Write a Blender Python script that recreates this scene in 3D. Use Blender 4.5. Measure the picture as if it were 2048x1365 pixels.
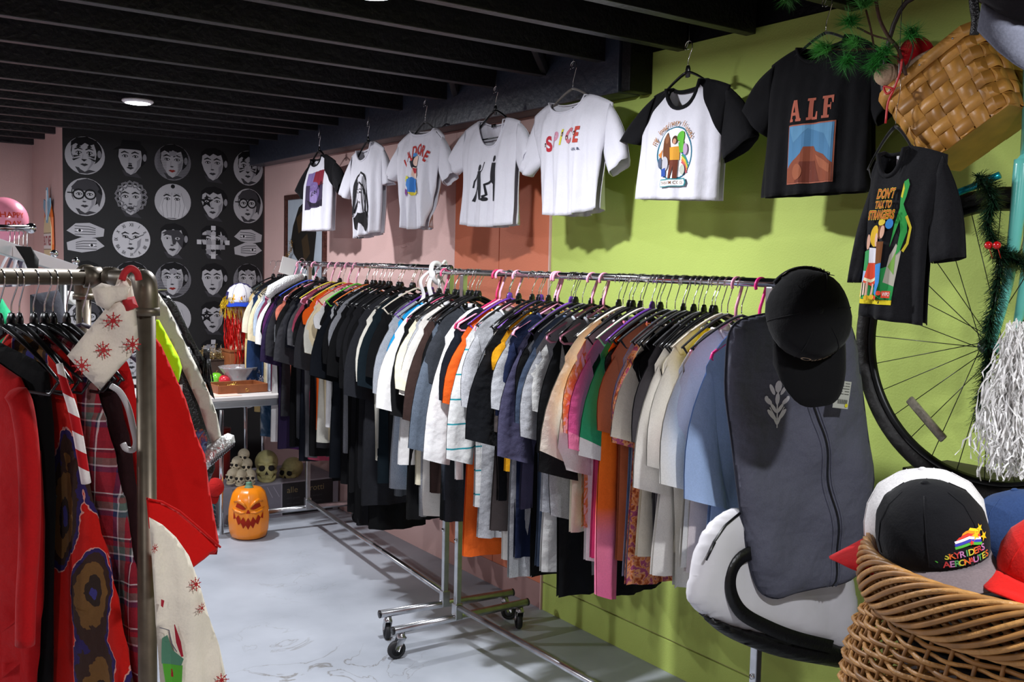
import bpy, bmesh, math, random
from mathutils import Vector, Matrix
import mathutils.geometry as mgeo
for o in list(bpy.data.objects): bpy.data.objects.remove(o)
SC = bpy.context.scene; COL = SC.collection
rnd = random.Random(7)
PI = math.pi
# ------------------------------------------------------------------ camera
FPX = 1976.8; YAW, PITCH, ROLL = .60859, -.07574, .02316
CAM = Vector((0, 0, 1.6))
FW = Vector((math.sin(YAW)*math.cos(PITCH), math.cos(YAW)*math.cos(PITCH), math.sin(PITCH)))
_r = FW.cross(Vector((0, 0, 1))).normalized(); _u = _r.cross(FW)
RT = _r*math.cos(ROLL)+_u*math.sin(ROLL); UP = _u*math.cos(ROLL)-_r*math.sin(ROLL)
cd = bpy.data.cameras.new('camera'); cam = bpy.data.objects.new('camera', cd); COL.objects.link(cam)
cd.sensor_width = 36; cd.lens = FPX/2048*36; cd.clip_start = .05
cam.matrix_world = Matrix(((RT.x, UP.x, -FW.x, CAM.x), (RT.y, UP.y, -FW.y, CAM.y), (RT.z, UP.z, -FW.z, CAM.z), (0, 0, 0, 1)))
SC.camera = cam
SC.view_settings.view_transform = 'Standard'; SC.view_settings.look = 'None'
SC.view_settings.exposure = 0.0; SC.view_settings.gamma = 1; SC.view_settings.use_curve_mapping = False
# ------------------------------------------------------------------ world: faint even light from the rest of the shop
wd = bpy.data.worlds.new('world'); SC.world = wd; wd.use_nodes = True
wd.node_tree.nodes['Background'].inputs[0].default_value = (.80, .84, 1, 1)
wd.node_tree.nodes['Background'].inputs[1].default_value = .075
# ------------------------------------------------------------------ lamps of the room (round disc lights on the joists); the last three, a left row out of view, are added for extra light
LAMPS = [(1.385, 5.5), (1.39, 2.78), (1.385, .05), (-1.4, 5.6), (-1.3, 2.7), (-1.3, -.1)]
LAMP_W = [46, 54, 44, 85, 30, 24]
for (x, y), w in zip(LAMPS, LAMP_W):
    ld = bpy.data.lights.new('lamp_light', 'AREA'); ld.shape = 'DISK'; ld.size = .13; ld.energy = w; ld.color = (.93, .95, 1)
    lo = bpy.data.objects.new('lamp_light', ld); lo.location = (x, y, 2.405); COL.objects.link(lo)

# ------------------------------------------------------------------ helpers
def ray(x, y):
    return (FW*FPX+RT*(x-1024)-UP*(y-682.5)).normalized()
def P(x, y, ax, v):                                   # point of a world plane seen at photo position x, y
    d = ray(x, y); return CAM+d*((v-CAM[ax])/d[ax])
def D(x, y, dep):
    d = ray(x, y); return CAM+d*(dep/d.dot(FW))
def pr(p):
    q = Vector(p)-CAM; z = q.dot(FW); return 1024+FPX*q.dot(RT)/z, 682.5-FPX*q.dot(UP)/z
def lin(h):
    if not isinstance(h, str): return tuple(h)+(1,) if len(h) == 3 else h
    h = h.lstrip('#'); c = [int(h[i:i+2], 16)/255 for i in (0, 2, 4)]
    return tuple((v/12.92 if v <= .04045 else ((v+.055)/1.055)**2.4) for v in c)+(1,)

def tag(o, label=None, cat=None, group=None, kind=None):
    if label: o['label'] = label
    if cat: o['category'] = cat
    if group: o['group'] = group
    if kind: o['kind'] = kind
    return o
def empty(name, loc, rotz=0):
    o = bpy.data.objects.new(name, None); o.empty_display_size = .05
    o.location = loc; o.rotation_euler = (0, 0, rotz); COL.objects.link(o); return o
def link(name, me, parent=None, mats=None, smooth=True):
    if mats is not None:
        for m in (mats if isinstance(mats, (list, tuple)) else [mats]): me.materials.append(m)
    if smooth:
        for p in me.polygons: p.use_smooth = True
    o = bpy.data.objects.new(name, me); COL.objects.link(o)
    if parent is not None: o.parent = parent
    return o
def obj(name, bm, mats, parent=None, smooth=True, loc=None):
    me = bpy.data.meshes.new(name); bm.normal_update(); bm.to_mesh(me); bm.free()
    o = link(name, me, parent, mats, smooth)
    if loc is not None: o.location = loc
    return o
def auto(o, ang=40):
    me = o.data; me.update()
    a = math.radians(ang); bm = bmesh.new(); bm.from_mesh(me)
    for e in bm.edges:
        if len(e.link_faces) == 2: e.smooth = e.calc_face_angle(0) < a
    bm.to_mesh(me); bm.free(); return o
def box(bm, c, s, M=None, mi=0, bev=0):
    g = bmesh.ops.create_cube(bm, size=1); vs = g['verts']
    bmesh.ops.scale(bm, vec=s, verts=vs); bmesh.ops.translate(bm, vec=c, verts=vs)
    if M is not None: bmesh.ops.transform(bm, matrix=M, verts=vs)
    fs = list({f for v in vs for f in v.link_faces})
    for f in fs: f.material_index = mi
    if bev:
        es = list({e for v in vs for e in v.link_edges})
        r = bmesh.ops.bevel(bm, geom=es, offset=bev, segments=2, affect='EDGES', profile=.6)
        for f in r['faces']: f.material_index = mi
    return vs
def tube(bm, pts, r, n=8, closed=False, mi=0, caps=True, flat=1.0):
    """sweep a circle of radius r (number or list) along pts"""
    pts = [Vector(p) for p in pts]; N = len(pts); rings = []
    rr = r if isinstance(r, (list, tuple)) else [r]*N
    up = None
    for i, p in enumerate(pts):
        a = pts[(i-1) % N] if (closed or i > 0) else p
        b = pts[(i+1) % N] if (closed or i < N-1) else p
        t = (b-a)
        if t.length < 1e-9: t = Vector((0, 0, 1))
        t.normalize()
        if up is None:
            up = Vector((0, 0, 1)) if abs(t.z) < .9 else Vector((1, 0, 0))
        s = t.cross(up)
        if s.length < 1e-6: s = t.orthogonal()
        s.normalize(); up = s.cross(t).normalized()
        rings.append([bm.verts.new(p+(s*math.cos(2*PI*k/n)+up*math.sin(2*PI*k/n)*flat)*rr[i]) for k in range(n)])
    M = N if closed else N-1
    for i in range(M):
        A, B = rings[i], rings[(i+1) % N]
        for k in range(n):
            f = bm.faces.new((A[k], A[(k+1) % n], B[(k+1) % n], B[k])); f.material_index = mi
    if caps and not closed:
        bm.faces.new(rings[0][::-1]).material_index = mi; bm.faces.new(rings[-1]).material_index = mi
    return rings
def lathe(bm, prof, n=24, M=None, mi=0, sx=1, sy=1, fn=None):
    rings = []
    for r, z in prof:
        ring = []
        for k in range(n):
            a = 2*PI*k/n; rr = r*(fn(a, z) if fn else 1)
            v = Vector((rr*math.cos(a)*sx, rr*math.sin(a)*sy, z))
            if M is not None: v = M @ v
            ring.append(bm.verts.new(v))
        rings.append(ring)
    for A, B in zip(rings, rings[1:]):
        for k in range(n):
            f = bm.faces.new((A[k], A[(k+1) % n], B[(k+1) % n], B[k])); f.material_index = mi
    for R, rev in ((rings[0], True), (rings[-1], False)):
        if max((v.co-R[0].co).length for v in R) > 1e-4:
            bm.faces.new(R[::-1] if rev else R).material_index = mi
    return rings
def ball(bm, c, s, M=None, mi=0, u=16, v=10):
    g = bmesh.ops.create_uvsphere(bm, u_segments=u, v_segments=v, radius=1)['verts']
    bmesh.ops.scale(bm, vec=s if isinstance(s, (tuple, list, Vector)) else (s, s, s), verts=g)
    if M is not None: bmesh.ops.transform(bm, matrix=M, verts=g)
    bmesh.ops.translate(bm, vec=c, verts=g)
    for f in {f for q in g for f in q.link_faces}: f.material_index = mi
    return g
def smoothstep(x): x = max(0, min(1, x)); return x*x*(3-2*x)
def catmull(pts, k=6, closed=False):
    pts = [Vector(p) for p in pts]; n = len(pts); out = []
    for i in range(n if closed else n-1):
        p0 = pts[(i-1) % n] if (closed or i > 0) else pts[0]*2-pts[1]
        p1 = pts[i]; p2 = pts[(i+1) % n]
        p3 = pts[(i+2) % n] if (closed or i+2 < n) else pts[-1]*2-pts[-2]
        for j in range(k):
            t = j/k
            out.append(.5*((2*p1)+(p2-p0)*t+(2*p0-5*p1+4*p2-p3)*t*t+(3*p1-p0-3*p2+p3)*t**3))
    if not closed: out.append(pts[-1])
    return out

# ------------------------------------------------------------------ materials
MATS = {}
def mat(name, col, rough=.6, metal=0, spec=.5, noise=0, nscale=6, bump=0, bscale=60, emit=0, alpha=1, trans=0, sheen=0, coat=0, detail=4):
    if name in MATS: return MATS[name]
    m = bpy.data.materials.new(name); m.use_nodes = True; MATS[name] = m
    nt = m.node_tree; b = nt.nodes['Principled BSDF']; c = lin(col)
    b.inputs['Base Color'].default_value = c; b.inputs['Roughness'].default_value = rough
    b.inputs['Metallic'].default_value = metal; b.inputs['Specular IOR Level'].default_value = spec
    if sheen: b.inputs['Sheen Weight'].default_value = sheen
    if coat: b.inputs['Coat Weight'].default_value = coat; b.inputs['Coat Roughness'].default_value = .15
    if trans: b.inputs['Transmission Weight'].default_value = trans
    if alpha < 1: b.inputs['Alpha'].default_value = alpha
    if emit: b.inputs['Emission Color'].default_value = c; b.inputs['Emission Strength'].default_value = emit
    tc = nt.nodes.new('ShaderNodeTexCoord')
    if noise:
        n = nt.nodes.new('ShaderNodeTexNoise'); n.inputs['Scale'].default_value = nscale; n.inputs['Detail'].default_value = detail
        nt.links.new(tc.outputs['Object'], n.inputs['Vector'])
        r = nt.nodes.new('ShaderNodeMapRange'); r.inputs[1].default_value = .3; r.inputs[2].default_value = .7
        r.inputs[3].default_value = 1-noise; r.inputs[4].default_value = 1+noise
        nt.links.new(n.outputs['Fac'], r.inputs[0])
        x = nt.nodes.new('ShaderNodeVectorMath'); x.operation = 'SCALE'; x.inputs[0].default_value = c[:3]
        nt.links.new(r.outputs[0], x.inputs['Scale']); nt.links.new(x.outputs[0], b.inputs['Base Color'])
    if bump:
        n = nt.nodes.new('ShaderNodeTexNoise'); n.inputs['Scale'].default_value = bscale; n.inputs['Detail'].default_value = 3
        nt.links.new(tc.outputs['Object'], n.inputs['Vector'])
        u = nt.nodes.new('ShaderNodeBump'); u.inputs['Strength'].default_value = bump; u.inputs['Distance'].default_value = .01
        nt.links.new(n.outputs['Fac'], u.inputs['Height']); nt.links.new(u.outputs[0], b.inputs['Normal'])
    return m
def ramp(nt, fac, stops, interp='CONSTANT'):
    r = nt.nodes.new('ShaderNodeValToRGB'); r.color_ramp.interpolation = interp
    e = r.color_ramp.elements
    while len(e) < len(stops): e.new(.5)
    for q, (p, c) in zip(e, stops): q.position = p; q.color = lin(c)
    nt.links.new(fac, r.inputs[0]); return r.outputs[0]
def cloth(name, col, heather=.06, pattern=None, rough=.85, wr=.5):
    """woven or knitted fabric: fine grain, soft creases; pattern = function(nt, coord output) -> colour output"""
    if name in MATS: return MATS[name]
    m = bpy.data.materials.new(name); m.use_nodes = True; MATS[name] = m
    nt = m.node_tree; b = nt.nodes['Principled BSDF']; c = lin(col)
    b.inputs['Roughness'].default_value = rough; b.inputs['Specular IOR Level'].default_value = .15
    b.inputs['Sheen Weight'].default_value = .05
    tc = nt.nodes.new('ShaderNodeTexCoord')
    n = nt.nodes.new('ShaderNodeTexNoise'); n.inputs['Scale'].default_value = 260; n.inputs['Detail'].default_value = 2
    nt.links.new(tc.outputs['Object'], n.inputs['Vector'])
    r = nt.nodes.new('ShaderNodeMapRange'); r.inputs[1].default_value = .3; r.inputs[2].default_value = .7
    r.inputs[3].default_value = 1-heather; r.inputs[4].default_value = 1+heather; nt.links.new(n.outputs['Fac'], r.inputs[0])
    x = nt.nodes.new('ShaderNodeVectorMath'); x.operation = 'SCALE'; x.inputs[0].default_value = c[:3]
    if pattern: nt.links.new(pattern(nt, tc.outputs['Object']), x.inputs[0])
    nt.links.new(r.outputs[0], x.inputs['Scale']); nt.links.new(x.outputs[0], b.inputs['Base Color'])
    n2 = nt.nodes.new('ShaderNodeTexNoise'); n2.inputs['Scale'].default_value = 9; n2.inputs['Detail'].default_value = 3
    nt.links.new(tc.outputs['Object'], n2.inputs['Vector'])
    u = nt.nodes.new('ShaderNodeBump'); u.inputs['Strength'].default_value = wr; u.inputs['Distance'].default_value = .03
    nt.links.new(n2.outputs['Fac'], u.inputs['Height'])
    u2 = nt.nodes.new('ShaderNodeBump'); u2.inputs['Strength'].default_value = .25; u2.inputs['Distance'].default_value = .002
    nt.links.new(n.outputs['Fac'], u2.inputs['Height']); nt.links.new(u.outputs[0], u2.inputs['Normal'])
    nt.links.new(u2.outputs[0], b.inputs['Normal'])
    return m
def ink(h): return mat('ink_'+h.lstrip('#'), h, .7, spec=.2)
CHROME = mat('chrome', '#d8d8da', .12, 1, noise=.06, nscale=30)
STEEL = mat('worn_chrome', '#b9babd', .28, 1, noise=.15, nscale=25)
BLACKP = mat('black_plastic', '#0c0c0e', .28, spec=.5)
RUBBER = mat('black_rubber', '#17171a', .6, noise=.2, nscale=20)

# ------------------------------------------------------------------ flat print shapes (ink lying on cloth, paper or wall)
_fc = {}
def text_polys(s, size, bold=0.0, cx=0, cy=0, sx=1, align='CENTER', rot=0):
    """letter shapes as list of 2D triangles"""
    key = (s, bold)
    if key not in _fc:
        cu = bpy.data.curves.new('t', 'FONT'); cu.body = s; cu.size = 1; cu.offset = bold; cu.resolution_u = 3
        cu.align_x = 'CENTER'; cu.align_y = 'CENTER'
        ob = bpy.data.objects.new('t', cu); COL.objects.link(ob)
        dg = bpy.context.evaluated_depsgraph_get(); me = bpy.data.meshes.new_from_object(ob.evaluated_get(dg))
        me.calc_loop_triangles()
        _fc[key] = [[(me.vertices[i].co.x, me.vertices[i].co.y) for i in t.vertices] for t in me.loop_triangles]
        bpy.data.objects.remove(ob); bpy.data.curves.remove(cu); bpy.data.meshes.remove(me)
    ca, sa = math.cos(rot), math.sin(rot); out = []
    for t in _fc[key]:
        q = []
        for x, y in t:
            x *= size*sx; y *= size
            q.append((cx+x*ca-y*sa, cy+x*sa+y*ca))
        out.append(q)
    return out
def arc_text(s, size, cx, cy, r, a0, a1, bold=0, sx=1, rx=1):
    out = []; n = len(s)
    for i, ch in enumerate(s):
        if ch == ' ': continue
        a = a0+(a1-a0)*i/max(1, n-1)
        out += text_polys(ch, size, bold, cx+r*rx*math.cos(a), cy+r*math.sin(a), sx, rot=(a-PI/2)*.9)
    return out
def ell(cx, cy, rx, ry, n=20, a0=0, a1=2*PI, rot=0):
    ca, sa = math.cos(rot), math.sin(rot); o = []
    full = abs(a1-a0-2*PI) < 1e-6
    for i in range(n if full else n+1):
        a = a0+(a1-a0)*i/n; x, y = rx*math.cos(a), ry*math.sin(a); o.append((cx+x*ca-y*sa, cy+x*sa+y*ca))
    return o
def strip2(pts, w):                                    # a band of width w along 2D pts -> quads
    o = []; L = []
    for i, p in enumerate(pts):
        a = pts[max(0, i-1)]; b = pts[min(len(pts)-1, i+1)]
        dx, dy = b[0]-a[0], b[1]-a[1]; l = math.hypot(dx, dy) or 1; ww = w[i] if isinstance(w, (list, tuple)) else w
        L.append(((p[0]-dy/l*ww/2, p[1]+dx/l*ww/2), (p[0]+dy/l*ww/2, p[1]-dx/l*ww/2)))
    for (a, b), (c, d) in zip(L, L[1:]): o.append([a, b, d, c])
    return o
def star(cx, cy, r, n=5, inner=.4, rot=PI/2):
    return [(cx+(r if i % 2 == 0 else r*inner)*math.cos(rot+PI*i/n), cy+(r if i % 2 == 0 else r*inner)*math.sin(rot+PI*i/n)) for i in range(2*n)]
class Art:
    """flat coloured shapes, painted back to front; build() lays them on a surface function (x, y) -> Vector"""
    def __init__(s): s.L = []
    def poly(s, pts, c): s.L.append(([pts], c)); return s
    def polys(s, ps, c): s.L.append((ps, c)); return s
    def build(s, name, surf, parent=None, step=.0, nrm=Vector((0, -1, 0)), eps=.00035, base=.002, tf=None):
        bm = bmesh.new(); cols = []
        for k, (ps, c) in enumerate(s.L):
            if c not in cols: cols.append(c)
            mi = cols.index(c); off = base+eps*k; b2 = bmesh.new()
            for p in ps:
                if len(p) < 3: continue
                q = [tf(*a) if tf else a for a in p]
                tris = mgeo.tessellate_polygon([[Vector((a[0], a[1], 0)) for a in q]]) if len(q) > 3 else [(0, 1, 2)]
                vs = [b2.verts.new((a[0], 0, a[1])) for a in q]
                for t in tris:
                    try: b2.faces.new([vs[i] for i in t])
                    except Exception: pass
            if step:
                for ax in (0, 2):
                    co = [v.co[ax] for v in b2.verts]
                    if not co: continue
                    v = math.floor(min(co)/step)*step+step
                    while v < max(co):
                        n = Vector((0, 0, 0)); n[ax] = 1; pc = Vector((0, 0, 0)); pc[ax] = v
                        bmesh.ops.bisect_plane(b2, geom=b2.verts[:]+b2.edges[:]+b2.faces[:], plane_co=pc, plane_no=n); v += step
            vm = {}
            for v in b2.verts: vm[v] = bm.verts.new(surf(v.co.x, v.co.z)+nrm*off)
            for f in b2.faces:
                try:
                    g = bm.faces.new([vm[v] for v in f.verts]); g.material_index = mi
                except Exception: pass
            b2.free()
        bm.normal_update()
        for f in bm.faces:
            if f.normal.dot(nrm) < 0: f.normal_flip()
        return obj(name, bm, [ink(c) for c in cols], parent, smooth=False)
# ------------------------------------------------------------------ room
WX = 2.72; YB = 7.184
def structure(name, bm, m, parent=None, smooth=False): return tag(obj(name, bm, m, parent, smooth), kind='structure') if parent is None else obj(name, bm, m, parent, smooth)
GREEN = mat('green_wall_paint', '#bacd68', .75, noise=.05, nscale=3, bump=.15, bscale=160)
PINK = mat('pink_wall_paint', '#d8b4ae', .8, noise=.04, nscale=3, bump=.15, bscale=160)
TERRA = mat('terracotta_paint', '#d37a5a', .7, noise=.05, nscale=3, bump=.12, bscale=140)
BLACKC = mat('black_ceiling_paint', '#08080b', .5, spec=.3, noise=.3, nscale=5, bump=.3, bscale=50)
JOIST = mat('black_joist_paint', '#151318', .45, spec=.6, noise=.35, nscale=8, bump=.4, bscale=40)
SOFF = mat('slate_soffit_paint', '#2b303c', .42, spec=.6, noise=.2, nscale=4, bump=.3, bscale=30)
# floor: painted concrete with smudges and fine cracks
FLOOR = bpy.data.materials.new('painted_concrete'); FLOOR.use_nodes = True
nt = FLOOR.node_tree; b = nt.nodes['Principled BSDF']; tc = nt.nodes.new('ShaderNodeTexCoord')
n1 = nt.nodes.new('ShaderNodeTexNoise'); n1.inputs['Scale'].default_value = 1.6; n1.inputs['Detail'].default_value = 8; nt.links.new(tc.outputs['Object'], n1.inputs[0])
c1 = ramp(nt, n1.outputs['Fac'], [(.3, '#8f949d'), (.5, '#a9aeb7'), (.7, '#b9bec7')], 'LINEAR')
n2 = nt.nodes.new('ShaderNodeTexNoise'); n2.inputs['Scale'].default_value = 3.1; n2.inputs['Detail'].default_value = 10; n2.inputs['Distortion'].default_value = 1.2; nt.links.new(tc.outputs['Object'], n2.inputs[0])
cr = ramp(nt, n2.outputs['Fac'], [(0, '#ffffff'), (.488, '#ffffff'), (.495, '#b5aa9a'), (.503, '#ffffff')], 'LINEAR')
n3 = nt.nodes.new('ShaderNodeTexNoise'); n3.inputs['Scale'].default_value = .9; nt.links.new(tc.outputs['Object'], n3.inputs[0])
k3 = ramp(nt, n3.outputs['Fac'], [(.56, '#000000'), (.66, '#ffffff')], 'LINEAR')
mx = nt.nodes.new('ShaderNodeMix'); mx.data_type = 'RGBA'; mx.blend_type = 'MULTIPLY'
nt.links.new(k3, mx.inputs[0]); nt.links.new(c1, mx.inputs[6]); nt.links.new(cr, mx.inputs[7]); nt.links.new(mx.outputs[2], b.inputs['Base Color'])
b.inputs['Roughness'].default_value = .55
bu = nt.nodes.new('ShaderNodeBump'); bu.inputs['Strength'].default_value = .12; bu.inputs['Distance'].default_value = .01; nt.links.new(n2.outputs['Fac'], bu.inputs['Height']); nt.links.new(bu.outputs[0], b.inputs['Normal'])
bm = bmesh.new(); box(bm, (-.6, 3.2, -.05), (8.2, 11.6, .1)); structure('floor', bm, FLOOR)
bm = bmesh.new(); box(bm, (-.6, 3.2, 2.71), (8.2, 11.6, .1)); ceil = structure('ceiling', bm, BLACKC)
for k, y in enumerate([-2.2, -1.75, -1.3, -.85, -.4, .05, .5, .95, 1.4, 1.82, 2.2, 2.5, 2.815, 3.165, 3.507, 3.9, 4.31, 4.71, 5.03, 5.3, 5.575, 5.9, 6.22, 6.6, 6.95, 7.35, 7.75, 8.15]):
    yy = (y)*(.85/.73) if False else y*1.0
    yy = 0+(y-0)*1.14 if False else y
    bm = bmesh.new(); box(bm, (-.65, 0, 0), (6.7, .045, .24), bev=.003); j = structure('joist', bm, JOIST, ceil); j.location = (0, y*1.135-.05, 2.55)
# walls
def wallbox(name, x0, x1, y0, y1, z0, z1, m):
    bm = bmesh.new(); box(bm, ((x0+x1)/2, (y0+y1)/2, (z0+z1)/2), (x1-x0, y1-y0, z1-z0)); return structure(name, bm, m)
wr = wallbox('wall_right', WX+.012, WX+.15, -2.5, 8.9, 0, 2.66, PINK)
# painted boards on the right wall
def board(name, y0, y1, z0, z1, m, x=WX):
    bm = bmesh.new(); box(bm, (x+.006, (y0+y1)/2, (z0+z1)/2), (.0118, y1-y0, z1-z0), bev=.002); return structure(name, bm, m, wr)
board('pink_panel', 4.4495, YB, .0, 2.46, PINK); board('pink_panel', 3.617, 4.4485, 2.2, 2.46, PINK)
board('terracotta_panel', 4.035, 4.448, .12, 2.199, TERRA); board('terracotta_panel', 3.62, 4.03, .12, 2.199, TERRA)
DKP = mat('dusky_pink_paint', '#a88480', .75, noise=.08, nscale=4)
board('skirting_panel', 3.617, 4.448, 0, .119, DKP)
board('green_panel', -2.4, 3.608, .135, 2.458, GREEN)
board('green_panel', -2.4, 3.608, 0, .129, GREEN)
bm = bmesh.new(); box(bm, (WX-.002, 3.6125, 1.2), (.014, .007, 2.4)); structure('trim_1', bm, PINK)
wallbox('wall_back', -4.5, WX, YB+1.17, YB+1.3, 0, 2.62, PINK)
wallbox('wall_back_2', 1.325, WX, YB+.012, YB+1.17, 0, 2.62, PINK)
wallbox('wall_left', -4.6, -4.5, -2.5, YB+1.3, 0, 2.62, PINK)
wallbox('wall_front', -4.5, WX+.012, -2.6, -2.5, 0, 2.62, PINK)
# boxed duct along the top of the right wall
bm = bmesh.new(); box(bm, ((2.6+WX-.001)/2, (3.028+YB)/2, 2.42), (WX-.001-2.6, YB-3.028-.02, .25), bev=.006)
structure('trim_2', bm, SOFF)
bm = bmesh.new(); box(bm, (2.66, 2.995, 2.48), (.118, .05, .37), bev=.004); structure('trim_3', bm, BLACKC)
bm = bmesh.new(); box(bm, (2.655, 5.1, 2.57), (.13, 4.1, .045), bev=.004); structure('trim_4', bm, BLACKC)
# braces running up into the joists by the duct
for q in ((1.95, 2.9, 2.62, 3.55), (2.1, 3.6, 2.62, 4.3)):
    bm = bmesh.new(); tube(bm, [(q[0], q[1], 2.60), (q[2], q[3], 2.45)], .022, 6); structure('trim_5', bm, JOIST, smooth=True)
# ------------------------------------------------------------------ disc lamps
LENS = mat('lamp_lens', '#f2f6ff', .5, emit=14)
WHITEM = mat('white_metal', '#e8e8ea', .4)
names = ['lit round disc light on the black ceiling above the portrait wallpaper', 'round disc light at the top edge of the view above the aisle', 'round disc light on the ceiling behind the viewer', 'added unseen disc light brightening the far left of the shop', 'added unseen disc light brightening the left side of the shop', 'added unseen disc light brightening the left rear of the shop']
for (x, y), nm in zip(LAMPS, names):
    t = tag(empty('ceiling_light', (x, y, 2.43)), nm, 'ceiling light')
    bm = bmesh.new(); lathe(bm, [(.02, .0), (.078, .0), (.08, -.008), (.072, -.016), (.062, -.018)], 32); obj('housing', bm, WHITEM, t)
    bm = bmesh.new(); lathe(bm, [(.064, -.012), (.064, -.018), (.045, -.0215), (.0, -.023)], 32); obj('lens', bm, LENS, t)
bm = bmesh.new(); box(bm, (WX+.005, 3.0, 2.56), (.013, 11, .2)); structure('trim_6', bm, BLACKC)
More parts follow.
